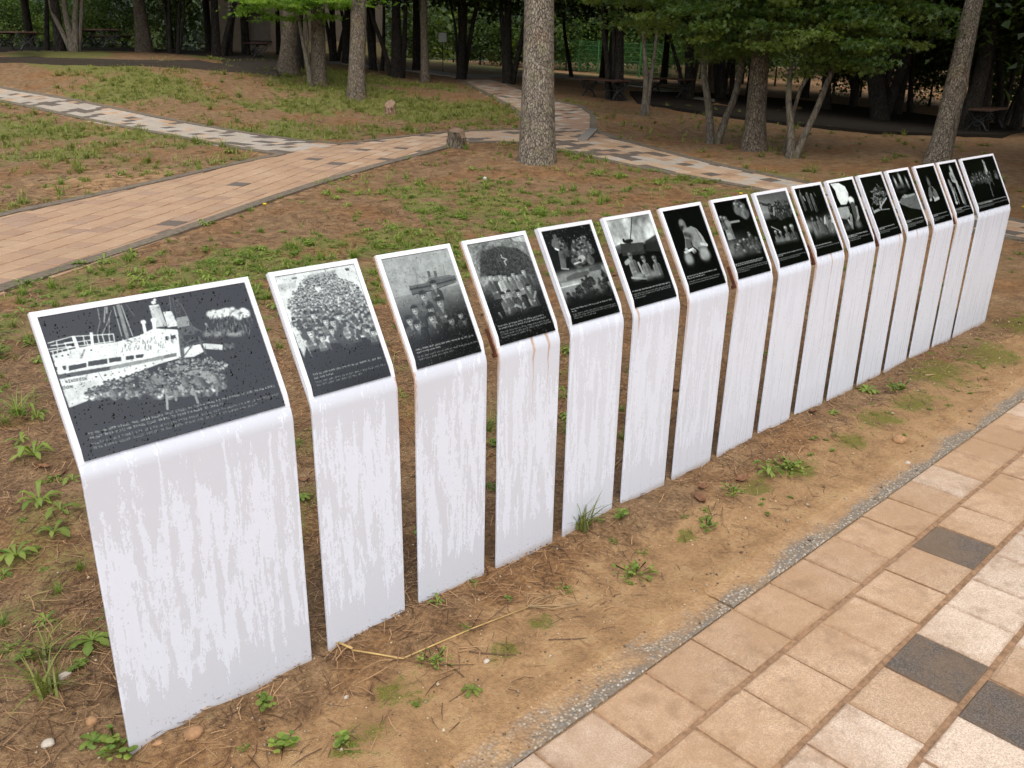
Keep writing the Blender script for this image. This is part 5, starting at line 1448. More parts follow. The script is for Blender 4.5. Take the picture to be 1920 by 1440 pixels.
# canopy further back and to the sides of the frame: shade for the grove
k = 0; BACK = []
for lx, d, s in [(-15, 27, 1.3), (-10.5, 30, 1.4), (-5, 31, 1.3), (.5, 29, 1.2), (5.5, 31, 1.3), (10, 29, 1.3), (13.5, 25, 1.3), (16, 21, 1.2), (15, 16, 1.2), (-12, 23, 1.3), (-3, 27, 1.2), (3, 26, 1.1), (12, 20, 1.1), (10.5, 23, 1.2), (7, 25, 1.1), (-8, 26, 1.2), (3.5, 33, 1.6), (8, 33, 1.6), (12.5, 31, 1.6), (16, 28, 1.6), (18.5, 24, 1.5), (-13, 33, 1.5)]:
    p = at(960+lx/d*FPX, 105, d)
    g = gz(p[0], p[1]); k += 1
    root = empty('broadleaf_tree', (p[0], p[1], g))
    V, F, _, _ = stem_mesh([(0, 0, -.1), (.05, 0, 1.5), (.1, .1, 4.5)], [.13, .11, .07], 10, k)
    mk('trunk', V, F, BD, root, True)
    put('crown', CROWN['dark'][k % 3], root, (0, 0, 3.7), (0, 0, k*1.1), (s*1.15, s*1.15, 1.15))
    BACK.append((lx/d, d, root))
BACK.sort(key=lambda q: q[0])
ORD = 'first second third fourth fifth sixth seventh eighth ninth tenth eleventh twelfth thirteenth fourteenth fifteenth sixteenth seventeenth eighteenth nineteenth twentieth twenty-first twenty-second twenty-third twenty-fourth twenty-fifth'.split()+['twenty-'+w for w in 'sixth seventh eighth ninth'.split()]+['thirtieth']+['thirty-'+w for w in 'first second third fourth fifth sixth seventh eighth ninth'.split()]+['fortieth']
for i, (_, _, root) in enumerate(BACK):
    tag(root, 'dark leafy tree at the crowded back of the grove, %s from the left' % ORD[i], 'tree', 'trees filling the back of the grove')
# trees along the path beyond the end of the row, out of the frame (the far plates mirror them)
for k, (x, y, s) in enumerate([(10.8, -2.6, 1.25), (13.2, -5.2, 1.4), (14., -.8, 1.3), (9.6, -6.8, 1.3), (16.5, -3.2, 1.5), (8.2, -10.5, 1.4)]):
    root = empty('broadleaf_tree', (x, y, gz(x, y)))
    V, F, _, _ = stem_mesh([(0, 0, -.1), (.05, 0, 1.2), (.1, .1, 4.5)], [.15, .13, .08], 10, k)
    mk('trunk', V, F, BD, root, True)
    put('crown', CROWN['dark'][k % 3], root, (0, 0, 3.2), (0, 0, k*1.7), (s, s, 1.35)); put('crown', CROWN['dark'][(k+1) % 3], root, (.2, .3, 5.6), (0, 0, k*2.3), (s, s, 1.3))
    tag(root, 'leafy tree beside the path past the far end of the row, %s one along' % ORD[k], 'tree', 'trees beside the path past the row')
# foliage that closes the view: woodland beyond the fence, one mass
r = np.random.RandomState(77)
NW = 90000
Vw, Fw, Tw = leaf_cloud(NW, 900, (1, 1, 1), .3, 'leaf', 78)
cl = r.rand(NW)*1.9-.95
dep = 46+22*r.rand(NW)**1.3
hgt = .2+8.5*r.rand(NW)**1.15
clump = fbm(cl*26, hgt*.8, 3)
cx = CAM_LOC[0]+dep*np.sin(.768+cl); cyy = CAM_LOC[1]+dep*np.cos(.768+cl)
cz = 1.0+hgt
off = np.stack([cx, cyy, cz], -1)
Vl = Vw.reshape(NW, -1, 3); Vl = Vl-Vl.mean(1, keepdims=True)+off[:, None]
lit = np.exp(-((cl-.06)/.11)**2)*.35  # paler leaf colour painted where sky light reaches the woodland
tw = np.clip((clump-.53)*2.6+r.rand(NW)*.25+lit, 0, 1)  # leaf colour skewed dark, standing in for canopy shade
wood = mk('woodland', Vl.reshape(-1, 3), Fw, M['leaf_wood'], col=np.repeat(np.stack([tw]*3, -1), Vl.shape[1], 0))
tag(wood, 'dense green woodland closing the view beyond the fence', 'woodland', kind='stuff')
# dark slope added behind it all to block sky showing between the leaves
hv, hf = [], []
ns, nr_ = 60, 10
for i in range(ns):
    a = .768-1.25+2.5*i/(ns-1)
    for j in range(nr_):
        dd = 70+4.*j; hv.append((CAM_LOC[0]+dd*math.sin(a), CAM_LOC[1]+dd*math.cos(a), .5+.55*4.*j*(.8+.4*float(fbm(np.array(i*.4), np.array(j*.5), 3)))))
for i in range(ns-1):
    for j in range(nr_-1): hf.append((i*nr_+j, (i+1)*nr_+j, (i+1)*nr_+j+1, i*nr_+j+1))
n_ = N('backdrop_slope'); nf = n_.noise(n_.pos(), .9, 5, .7)
tag(mk('backdrop_hills', hv, hf, n_.end(n_.bsdf(n_.ramp(nf, [(.35, (.006, .012, .004)), (.65, (.03, .05, .012))]), .95)), smooth=True), kind='structure')
# shrubs by the fence and behind the terrace
SH = 'leafy shrubs behind the grove'
k = 0; SHR = []
for px, py, d, s in [(1060, 150, 44, 1.5), (1100, 150, 44.5, 1.4), (1150, 152, 44, 1.6), (1200, 156, 43, 1.5), (1250, 160, 42, 1.5), (1310, 168, 41, 1.4), (900, 130, 44, 1.4), (850, 122, 45, 1.2), (960, 135, 45, 1.5), (20, 75, 33, 1.1), (60, 76, 34, 1.), (150, 78, 33, 1.), (210, 80, 33, 1.), (330, 85, 33, 1.1), (1700, 205, 31, 1.3), (1740, 208, 30, 1.2), (1610, 196, 33, 1.2), (1560, 190, 34, 1.2), (1900, 225, 28, 1.2), (1850, 222, 29, 1.2), (780, 112, 45, 1.3), (1450, 180, 38, 1.4), (1390, 176, 39, 1.3)]:
    p = at(px, py, d); k += 1
    root = empty('shrub', (p[0], p[1], gz(p[0], p[1])))
    V, F, _, _ = stem_mesh([(0, 0, -.1), (.03, 0, .4), (.05, .05, 1.1)], [.05, .04, .02], 7, k)
    mk('stem', V, F, BD, root, True)
    put('crown', CROWN['shrub'][k % 2], root, (0, 0, 1.05*s), (0, 0, k*2.1), (s, s, s))
    SHR.append((px, root))
SHR.sort(key=lambda q: q[0])
for i, (px, root) in enumerate(SHR):
    tag(root, 'green leafy shrub at the back of the grove, %s from the left' % ORD[i], 'shrub', SH)
# ---------------------------------------------------------------- far wall, fence, benches
p0, p1 = at(395, 100, 37), at(720, 106, 36)
bl = empty('building', tuple(p0)); tag(bl, 'low beige building with a dark shutter glimpsed between the trunks', 'building')
ax = np.array([p1[0]-p0[0], p1[1]-p0[1]]); LB = np.hypot(*ax); bang = math.atan2(ax[1], ax[0])
bl.rotation_euler = (0, 0, bang); bl.location.z = gz(p0[0], p0[1])-.1
def bpart(name, c, dd, mat): 
    m = MB(); m.box(c, dd); return m.build(name, mat, bl)
ps = lambda px: (px-395)/(720-395)*LB
d0, d1 = ps(470), ps(512)
hb = 4.2
bpart('wall', (d0/2, .15, hb/2), (d0, .3, hb), M['wall']); bpart('wall', ((d1+LB)/2, .15, hb/2), (LB-d1, .3, hb), M['wall'])
zt = 1.5; 
bpart('wall', ((d0+d1)/2, .15, 1.75+(hb-1.75)/2), (d1-d0, .3, hb-1.75), M['wall'])
bpart('wall', ((d0+d1)/2, .15, .3), (d1-d0, .3, .6), M['wall'])
bpart('shutter', ((d0+d1)/2, .22, 1.17), (d1-d0-.02, .06, 1.14), M['shutter'])
bpart('door_sill', ((d0+d1)/2, -.04, .57), (d1-d0+.1, .1, .05), M['iron'])
bpart('plinth', ((d1+LB)/2+.6, -.035, .3), (LB-d1-1.2, .06, .62), M['wall_base'])
bpart('roof', (LB/2, .5, hb+.12), (LB+.6, 2.2, .2), M['asphalt'])
# two hanging columns of small white characters
for cxp, z0, z1, nch in [(ps(439), 1.05, 2.05, 8), (ps(581), .95, 2.05, 9)]:
    for k in range(nch):
        z = z1-(z1-z0)*k/(nch-1); m = MB(); rr = np.random.RandomState(int(cxp*10)+k); hh = .045
        m.box((cxp-hh*.7, -.02, z), (.012, .02, hh*1.7)); m.box((cxp+hh*.6, -.02, z), (.012, .02, hh*1.6))
        for t in (.6, 0., -.6):
            if rr.rand() < .7: m.box((cxp, -.021, z+hh*t), (hh*1.2, .02, .012))
        m.build('character', M['letter_white'], bl)
# pinkish paved strip behind the terrace
sheet('path', P2([(-60, 80, 29), (120, 83, 29), (330, 90, 29), (330, 84, 34), (120, 78, 34), (-60, 74, 34)]), .04, plain('pink_paving', (.27, .16, .125), .9, .2, 10))

f0, f1 = at(985, 131, 46), at(1330, 167, 37)
fe = empty('fence', (f0[0], f0[1], gz(f0[0], f0[1]))); tag(fe, 'bright green wire mesh fence at the back of the grove', 'fence')
fa = np.array([f1[0]-f0[0], f1[1]-f0[1]]); LF = np.hypot(*fa); fu = fa/LF
nb = 9
for i in range(nb+1):
    q = f0[:2]+fu*LF*i/nb; z = gz(*q)-fe.location.z
    m = MB(); m.tube([(q[0]-f0[0], q[1]-f0[1], z-.1), (q[0]-f0[0], q[1]-f0[1], z+1.5)], .035, 8); m.box((q[0]-f0[0], q[1]-f0[1], z+1.51), (.09, .09, .03)); m.build('post', M['fence_green'], fe)
    if i < nb:
        m = MB(); q2 = f0[:2]+fu*LF*(i+1)/nb; z2 = gz(*q2)-fe.location.z
        P = lambda t, h: (q[0]-f0[0]+(q2[0]-q[0])*t, q[1]-f0[1]+(q2[1]-q[1])*t, z+(z2-z)*t+h)
        for h in np.linspace(.1, 1.45, 8): m.tube([P(.02, h), P(.98, h)], .008, 4, False)
        for t in np.linspace(.04, .96, 22): m.tube([P(t, .1), P(t, 1.45)], .005, 4, False)
        m.build('mesh_panel', M['fence_green'], fe)
sp_ = at(830, 70, 27)
sg = empty('hanging_sign', (sp_[0], sp_[1], gz(sp_[0], sp_[1]))); tag(sg, 'small plain white board on a thin post between the trees', 'sign')
zz = sp_[2]-sg.location.z
m = MB(); m.bev((0, 0, zz), (.24, .03, .27), .004, Matrix.Rotation(-.76, 3, 'Z')); m.build('board', M['sign_white'], sg)
m = MB(); m.tube([(.03, .04, -.05), (.03, .04, zz+.1)], .012, 6); m.build('post', M['iron'], sg)

def make_bench():
    root = empty('bench', (0, 0, 0))
    for j in range(4):
        m = MB(); m.bev((0, -.165+.11*j, .43), (1.62, .095, .035), .006); m.build('slat', M['wood'], root)
    for sx in (-.7, .7):
        m = MB()
        for sg_ in (-1, 1):
            m.tube([(sx, sg_*.2, .41), (sx, sg_*.15, .33), (sx, sg_*.06, .24), (sx, -sg_*.02, .2)], .018, 6)
            m.tube([(sx, sg_*.19, .0), (sx, sg_*.16, .06), (sx, sg_*.1, .15), (sx, -sg_*.03, .23)], .02, 6)
            m.box((sx, sg_*.2, .012), (.05, .07, .024)); m.tube([(sx, sg_*.2, .41), (sx, sg_*.22, .36), (sx, sg_*.19, .3), (sx, sg_*.14, .22)], .013, 6)
        m.tube([(sx, .1*math.cos(t), .2+.1*math.sin(t)) for t in np.linspace(0, 6.28, 13)], .012, 5, False)
        m.box((sx, 0, .4), (.045, .46, .03)); m.build('leg', M['iron'], root, True)
    m = MB(); m.tube([(-.7, 0, .2), (.7, 0, .2)], .012, 6); m.build('stretcher', M['iron'], root)
    return root
def copy_tree(o, parent=None):
    c = o.copy(); COL.objects.link(c); c.parent = parent
    for ch in o.children: copy_tree(ch, c)
    return c
b0 = make_bench(); first = True
for (xa, ya, da), (xb, yb, db), lab, lift in [
    ((3, 99, 22.2), (68, 105, 20.9), 'reddish wooden bench nearest the edge of the terrace, cut by the frame', .11),
    ((160, 96, 23.4), (218, 100, 22.2), 'dark bench on the terrace behind the pale many stemmed tree', .11),
    ((183, 86, 27.2), (236, 87, 26.4), 'dark bench standing behind the terrace on the soil', 0),
    ((470, 119, 25.4), (491, 124, 23.8), 'bench seen end on at the corner of the terrace by the pine trunks', .0),
    ((1103, 181, 21.4), (1162, 188, 20.2), 'wooden bench with crossed iron legs beside the thick black trunk', .0),
    ((1227, 176, 23.6), (1283, 181, 22.4), 'wooden bench in front of the pale walk below the fence', .0),
    ((1826, 251, 18.4), (1862, 249, 19.6), 'dark bench in deep shade behind the leaning pine', .06)]:
    a_, c_ = at(xa, ya, da), at(xb, yb, db)
    o = b0 if first else copy_tree(b0); first = False
    mid = (a_+c_)/2
    o.location = (mid[0], mid[1], gz(mid[0], mid[1])+lift+.002); o.rotation_euler = (0, 0, math.atan2(c_[1]-a_[1], c_[0]-a_[0]))
    tag(o, lab, 'bench', 'backless park benches')

# ---------------------------------------------------------------- tree stumps
def stump(px, py, d, r, h, label, tilt, notch, mat=None):
    p = at(px, py, d); g = gz(p[0], p[1])
    root = empty('tree_stump', (p[0], p[1], g)); tag(root, label, 'stump', 'sawn tree stumps')
    n, m = 22, 9; V = []; rr = np.random.RandomState(int(px)); F = []
    for i in range(m):
        t = i/(m-1)
        for k in range(n):
            a = 2*math.pi*k/n
            top = h*(1+tilt*math.cos(a-.6))
            if notch and -.4 < math.sin(a*.5+.5)*2-1.2: top *= 1+notch
            w = r*(1+.45*math.exp(-t*4)*(1+.35*math.sin(3*a+px))-.12*t)*(1+.07*(rr.rand()-.5)+.05*math.sin(5*a+1))
            V.append((w*math.cos(a), w*math.sin(a), -.08+(top+.08)*t+(.02*rr.rand() if i == m-1 else 0)))
    for i in range(m-1):
        for k in range(n): k2 = (k+1) % n; F.append((i*n+k, i*n+k2, (i+1)*n+k2, (i+1)*n+k))
    mk('bark', V, F, mat or M['bark_brown'], root, True)
    T = [((v[0])*.985, v[1]*.985, v[2]-.006) for v in V[-n:]]; T.append((0, 0, float(np.mean([t[2] for t in T]))-.01))
    mk('cut_face', T, [(k, (k+1) % n, n) for k in range(n)], M['cut_wood'], root)
stump(732, 219, 17.5, .115, .2, 'slanting reddish split stump on the grassy bank', .38, 0, M['cut_bark'])
stump(857, 273, 12.8, .15, .13, 'two level sawn stump with wood chips at the edge of the path', .1, .75)

# ---------------------------------------------------------------- low plants
def rosette(seed, nl, ln, wd, lift, teeth=True):
    r = np.random.RandomState(seed); V, F, T = [], [], []
    for i in range(nl):
        a = 2*math.pi*i/nl*1.0+r.uniform(-.3, .3); l = ln*r.uniform(.55, 1.1); up = lift*r.uniform(.5, 1.5); b = len(V)
        ca, sa = math.cos(a), math.sin(a); tn = r.rand()
        prof = [(0, .1), (.25, .42), (.42, .62 if teeth else .8), (.52, .85), (.63, .6 if teeth else 1.), (.75, .98 if teeth else .85), (.9, .55), (1.0, .0)]
        for t, w in prof:
            z = .006+up*math.sin(t*2.4)*l-.18*l*t*t
            for s in (-1, 0, 1):
                ww = w*wd*l*s; V.append((t*l*ca-ww*sa, t*l*sa+ww*ca, z-(0 if s else .10*wd*l)+.012*l*r.randn()*.3)); T.append(min(1, max(0, tn*.8+.1+(.15 if s == 0 else 0))))
        for k in range(len(prof)-1):
            for s in (0, 1): F.append((b+k*3+s, b+k*3+s+1, b+k*3+s+4, b+k*3+s+3))
    return np.array(V), np.array(F), np.array(T)
def tuft(seed, nb_, hgt, spread):
    r = np.random.RandomState(seed); V, F, T = [], [], []
    for i in range(nb_):
        a = r.rand()*6.28; l = hgt*r.uniform(.5, 1.2); ben = spread*r.uniform(.3, 1.3); b = len(V); w = .0035*r.uniform(.7, 1.4); tn = r.rand()
        x0, y0 = r.normal(0, .012, 2); ca, sa = math.cos(a), math.sin(a)
        for t in (0, .35, .7, 1.):
            rr = ben*l*t*t; z = l*t*(1-.35*ben*t); ww = w*(1-t*.92)
            V += [(x0+rr*ca-ww*sa, y0+rr*sa+ww*ca, z), (x0+rr*ca+ww*sa, y0+rr*sa-ww*ca, z)]; T += [tn, tn]
        for k in range(3): F.append((b+2*k, b+2*k+1, b+2*k+3, b+2*k+2))
    return np.array(V), np.array(F), np.array(T)
def sprig(seed, nl, rad, sz):
    """low mat of small round leaves on fine stalks from one root"""
    r = np.random.RandomState(seed); V, F, T = [np.array([0, 0, .002])], [], [.4]
    for i in range(nl):
        a = r.rand()*6.28; q = rad*r.rand()**.6; c = np.array([q*math.cos(a), q*math.sin(a), r.uniform(.008, .04)]); s = sz*r.uniform(.6, 1.3); b = len(V); tn = r.rand(); ph = r.rand()*6.28
        V.append(c); T.append(tn)
        F.append((0, b, b+1, b+1))
        for k in range(7):
            t = 6.28*k/7; V.append(c+np.array([s*math.cos(t+ph)*1.25, s*math.sin(t+ph), r.uniform(-.003, .004)])); T.append(tn)
        for k in range(7): F.append((b, b+1+k, b+1+(k+1) % 7, b+1+(k+1) % 7))
    return np.array(V), np.array([f[:3] for f in F]), np.array(T)
def mini(seed):
    V, F, T = tuft(seed, 8, .075, 1.2); return V, F, T
PL_ = {'mini': [mini(s) for s in (71, 72, 73)],
       'rosette': [rosette(s, n_, l, w, u) for s, n_, l, w, u in [(1, 12, .06, .17, .35), (2, 9, .05, .2, .3), (3, 14, .066, .14, .55), (4, 8, .045, .26, .25), (14, 11, .055, .12, .7), (15, 7, .07, .16, .4)]],
       'tuft': [tuft(s, n_, h, sp) for s, n_, h, sp in [(5, 26, .09, .9), (6, 34, .12, 1.1), (7, 18, .07, 1.3)]],
       'sprig': [sprig(s, n_, r_, z_) for s, n_, r_, z_ in [(8, 26, .06, .008), (9, 16, .045, .011), (10, 40, .09, .007)]]}
PD = {k: [mesh_data(k, V, F, M['grass'] if k == 'tuft' else M['weed'], k != 'sprig', T) for V, F, T in v] for k, v in PL_.items() if k != 'mini'}
WEEDS = [  # kind, x, y, scale, label
    ('rosette', .319, 1.776, 1.2, 'toothed green weed rosette high at the frame edge left of the ship panel'), ('rosette', .318, 1.94, .9, 'small rosette just above the toothed one left of the ship panel'),
    ('rosette', .213, 1.358, 1.1, 'upper of the weeds growing in a chain beside the ship panel'), ('rosette', .249, 1.25, 1., 'middle weed of the chain beside the ship panel'), ('rosette', .189, 1.138, 1.1, 'lower weed of the chain beside the ship panel'), ('rosette', .055, 1.062, 1.3, 'broad weed at the frame edge below the chain of weeds'),
    ('rosette', .075, .454, 1.25, 'bright weed rosette touching the lower left edge of the ship panel'), ('tuft', -.03, .486, 1.2, 'thick tuft of green grass left of the ship panel'), ('tuft', -.08, .323, 1.1, 'open tuft of long grass blades below the thick one'),
    ('rosette', -.05, .09, .9, 'small weed at the foot of the ship panel'), ('sprig', -.02, .03, .9, 'few round leaves at the foot corner of the ship panel'),
    ('rosette', .711, -.37, .62, 'dark green flat rosette alone on the sand near the path'), ('rosette', .87, -.034, .5, 'bright little plant at the foot of the third panel'), ('sprig', .705, -.227, .55, 'dense green cushion on the sand by the straw stalk'),
    ('sprig', 1.449, -.301, .8, 'small creeping plant on the sand below the sixth panel'), ('rosette', 2.37, -.221, .9, 'spreading feathery weed on the moss near the middle of the row'), ('sprig', 2.454, -.265, 1., 'creeping green beside the feathery weed on the moss'),
    ('rosette', 3.536, -.066, 1.35, 'tall leafy weed between two far panel feet'), ('rosette', 3.131, -.094, .7, 'small weed at a far panel foot beside the taller one'), ('sprig', 3.64, -.17, 1.1, 'round leaved plant on the soil beside the tall leafy weed'),
    ('sprig', .37, -.297, .6, 'tiny round leaved seedling on the moss in front'), ('sprig', .299, -.077, .7, 'trailing green sprig on the soil before the ship panel'), ('sprig', .262, -.22, .8, 'creeping sprig near the bottom edge below the ship panel'),
    ('tuft', 1.523, -.012, 1.3, 'grass tuft with long blades against the fifth panel'), ('sprig', 1.846, -.297, .7, 'little green mat on the sand below the seventh panel'), ('sprig', 1.669, -.06, .8, 'small sprigs beside the sixth panel foot'), ('sprig', 2.116, -.228, .6, 'tiny sprigs on the soil below the eighth panel'),
    ('rosette', 1.116, .356, .9, 'weed seen in the gap between the third and fourth panels'), ('rosette', .911, .789, 1., 'weed seen in the gap between the second and third panels')]
for k, x, y, s, lab in WEEDS:
    s = s*(1.08 if k == 'rosette' else 1.)
    o = put('weed' if k != 'tuft' else 'grass_tuft', random.choice(PD[k]), None, (x, y, surf(x, y)), (0, 0, random.random()*6.28), (s, s, s))
    tag(o, lab, 'weed' if k != 'tuft' else 'grass', 'low green plants around the panels')
# the weeds in the open soil behind the row: those that show largest singly
r = np.random.RandomState(21); placed = 0; SINGLE = []
tries = 0
while placed < 190 and tries < 20000:
    tries += 1
    x = r.uniform(-.6, 6.5); y = r.uniform(.35, 4.2)
    if on_path(np.array([x]), np.array([y]))[0]: continue
    q = np.array([x, y, 0])-CAM_LOC; dz = q@FWD; u = 960+FPX*(q@RIGHT)/dz; v = 720-FPX*(q@UP)/dz
    if not (-30 < u < 1950 and 0 < v < 1470): continue
    g = float(green_at(np.array([x]), np.array([y]))[0])
    if r.rand() > .1+g*.9: continue
    k = 'rosette' if r.rand() < .72 else 'tuft'
    s = r.uniform(.5, 1.2)
    o = put('weed' if k == 'rosette' else 'grass_tuft', PD[k][r.randint(len(PD[k]))], None, (x, y, surf(x, y)-.003), (0, 0, r.rand()*6.28), (s, s, s*r.uniform(.8, 1.2)))
    tag(o, None, 'weed' if k == 'rosette' else 'grass', 'weeds scattered behind the row')
    SINGLE.append(o); placed += 1
NTH = ['nearest to it']+[w+' nearest to it' for w in ORD[1:]]
def name_by_panel(objs, what):
    # which panel of the row a small thing lies behind, and how near to it
    by = {}
    for o in objs:
        i = min(range(16), key=lambda j: abs(PANEL_X[j][0]-o.location.x))
        by.setdefault((what(o), i), []).append(o)
    for (w, i), l in by.items():
        l.sort(key=lambda o: math.hypot(o.location.x-PANEL_X[i][0], o.location.y))
        for k, o in enumerate(l):
            o['label'] = '%s on the soil behind the %s panel, %s' % (w, ORD[i], NTH[min(k, 39)])
name_by_panel(SINGLE, lambda o: 'green weed rosette' if o['category'] == 'weed' else 'short grass tuft')
def scatter(n, xr, yr, kinds, keep, seed, sc, mat, name, label, cat):
    r = np.random.RandomState(seed); VV, FF, TT = [], [], []; nv = 0
    X = r.uniform(*xr, n); Y = r.uniform(*yr, n)
    q = np.stack([X, Y, base_z(X, Y)], -1)-CAM_LOC; dz = q@FWD; u = 960+FPX*(q@RIGHT)/dz; v = 720-FPX*(q@UP)/dz
    ok = (dz > .8) & (u > -250) & (u < 2170) & (v > 60) & ~on_path(X, Y) & (r.rand(n) < keep(X, Y))
    for x, y in zip(X[ok], Y[ok]):
        k = kinds[r.randint(len(kinds))]; V, F, T = PL_[k][r.randint(len(PL_[k]))]
        if F.shape[1] == 3: F = np.c_[F, F[:, 2]]
        a = r.rand()*6.28; s = sc(x, y)*r.uniform(.7, 1.3); c, sn = math.cos(a), math.sin(a)
        W = np.stack([V[:, 0]*c-V[:, 1]*sn, V[:, 0]*sn+V[:, 1]*c, V[:, 2]], -1)*s+np.array([x, y, surf(x, y)-.004])
        VV.append(W); FF.append(F+nv); TT.append(np.clip(T*.8+r.rand()*.25, 0, 1)); nv += len(V)
    o = mk(name, np.concatenate(VV), [tuple(dict.fromkeys(f)) for f in np.concatenate(FF).tolist()], mat, None, False, np.concatenate(TT))
    tag(o, label, cat, kind='stuff'); return o
scatter(3800, (-1, 9), (1.8, 9), ['rosette', 'rosette', 'rosette', 'sprig', 'tuft'], lambda x, y: .04+green_at(x, y)*.7, 31, lambda x, y: 1., M['weed'], 'ground_cover', 'patches of low green weeds over the soil towards the path', 'weeds')
scatter(3000, (0, 14), (7, 21), ['rosette', 'rosette', 'tuft'], lambda x, y: .05+green_at(x, y)*.85, 32, lambda x, y: 1.45, M['grass'], 'ground_cover', 'thin grass and weeds on the bank beyond the paths', 'grass')
scatter(1600, (8.5, 17), (-1, 11), ['rosette', 'tuft', 'sprig'], lambda x, y: .12+green_at(x, y)*.9, 33, lambda x, y: 1.2, M['grass'], 'ground_cover', 'sparse grass under the trees beyond the row', 'grass')
scatter(6000, (-.8, 8), (.2, 6.5), ['sprig', 'tuft', 'rosette'], lambda x, y: .03+green_at(x, y)*.6, 34, lambda x, y: .6, M['weed'], 'ground_cover', 'tiny seedlings and blades between the weeds behind the panels', 'weeds')
scatter(260, (-.4, 6), (-.42, .2), ['sprig'], lambda x, y: .35+0*x, 35, lambda x, y: .28, M['weed'], 'ground_cover', 'tiny seedlings on the sandy soil before the panels', 'weeds')

scatter(15000, (0, 15), (6.5, 21), ['mini'], lambda x, y: .04+green_at(x, y)*.9, 36, lambda x, y: 1.3, M['grass'], 'grass', 'short thin grass over the bank and lawn beyond the paths', 'grass')
scatter(3000, (-.5, 9), (1.5, 8), ['mini'], lambda x, y: .02+green_at(x, y)*.8, 37, lambda x, y: .9, M['grass'], 'grass', 'short thin grass among the weeds behind the panels', 'grass')
# ---------------------------------------------------------------- pine straw, pebbles, twigs, fallen leaves
def straw(n, xr, yr, keep, seed, ln, wd, name, label):
    r = np.random.RandomState(seed); X = r.uniform(*xr, n); Y = r.uniform(*yr, n)
    q = np.stack([X, Y, base_z(X, Y)], -1)-CAM_LOC; dz = q@FWD; u = 960+FPX*(q@RIGHT)/dz; v = 720-FPX*(q@UP)/dz
    ok = (dz > .8) & (u > -80) & (u < 2000) & (v > 100) & (v < 1500) & ~on_path(X, Y) & (r.rand(n) < keep(X, Y))
    X, Y = X[ok], Y[ok]; m = len(X)
    Z = np.array([surf(a, b) for a, b in zip(X, Y)])+r.uniform(.001, .012, m)
    a = r.rand(m)*math.pi*2; l = ln*r.uniform(.4, 1.2, m)/2; w = wd*r.uniform(.6, 1.4, m)/2; ti = r.normal(0, .1, m)
    dx, dy = np.cos(a), np.sin(a); C = np.stack([X, Y, Z], -1); D = np.stack([dx*l, dy*l, ti*l], -1); S = np.stack([-dy*w, dx*w, 0*w], -1)
    bow = np.stack([-dy, dx, 0*dx], -1)*(r.normal(0, .12, m)*l)[:, None]
    V = np.stack([C-D-S, C-D+S, C+bow-S, C+bow+S, C+D-S*.4, C+D+S*.4], 1).reshape(-1, 3)
    b = np.arange(m)[:, None]*6
    F = np.concatenate([b+np.array([[0, 1, 3, 2]]), b+np.array([[2, 3, 5, 4]])])
    t = np.clip(r.rand(m)**1.6, 0, 1)
    tag(mk(name, V, F, M['litter'], None, False, np.repeat(t, 6)), label, 'litter', kind='stuff')
behind = lambda x, y: sstep(-.4, .2, y)*(1-.5*sstep(2., 4.5, y))*(.35+.65*sstep(.35, .6, fbm(x*1.6, y*1.6, 3)))+.1
straw(60000, (-1, 5.5), (-.45, 3.4), behind, 51, .075, .0024, 'pine_straw', 'fallen brown pine needles strewn over the soil behind the panels')
straw(24000, (-.5, 9), (3., 8.5), lambda x, y: .7+0*x, 52, .12, .005, 'pine_straw', 'fallen brown needles and bits on the soil towards the big pine')
straw(16000, (0, 17), (7, 18), lambda x, y: .6+0*x, 53, .18, .012, 'leaf_litter', 'brown litter over the bank and under the trees')
def rock(seed, sc):
    bm = bmesh.new(); bmesh.ops.create_icosphere(bm, subdivisions=2, radius=1.)
    r = np.random.RandomState(seed)
    k = r.uniform(.7, 1.2, 3)*np.array([1.2, .9, .65])
    for v in bm.verts:
        n_ = float(fbm(np.array(v.co.x*1.3+seed), np.array(v.co.y*1.3+v.co.z), 2))
        v.co = Vector((v.co.x*k[0], v.co.y*k[1], v.co.z*k[2]))*(.75+.5*n_)*sc
    V = [v.co[:] for v in bm.verts]; F = [[l.vert.index for l in f.loops] for f in bm.faces]; bm.free()
    return V, F
for i, (x, y, s, mt, lab) in enumerate([(.128, -.052, .024, 'stone_tan', 'orange brown stone lying at the foot of the ship panel'), (-.025, .357, .014, 'stone_pale', 'pale pebble on the soil under the grass tufts'), (-.029, .161, .017, 'stone_tan', 'small tan stone left of the ship panel foot'), (.055, -.02, .011, 'stone_tan', 'tiny tan stone at the corner of the ship panel'), (3.062, -.43, .028, 'stone_tan', 'round brown stone lying on the sandy edge of the path'), (.812, -.312, .010, 'stone_pale', 'white pebble on the sand beside a twig'), (.461, -.182, .008, 'stone_pale', 'tiny pale pebble near the green moss'), (-.128, .16, .013, 'stone_pale', 'pale stone at the bottom corner of the frame'), (2.9, -.54, .016, 'stone_pale', 'whitish stone on the gravel edging near the brown stone'), (1.19, -.575, .010, 'stone_pale', 'white pebble on the gravel edging'), (.915, .33, .05, 'stone_tan', 'reddish lump of earth in the gap beside the second panel')]):
    V, F = rock(60+i, s); tag(mk('stone', V, F, M[mt], None, True, loc=(x, y, surf(x, y)+s*.3)), lab, 'stone', 'loose stones')
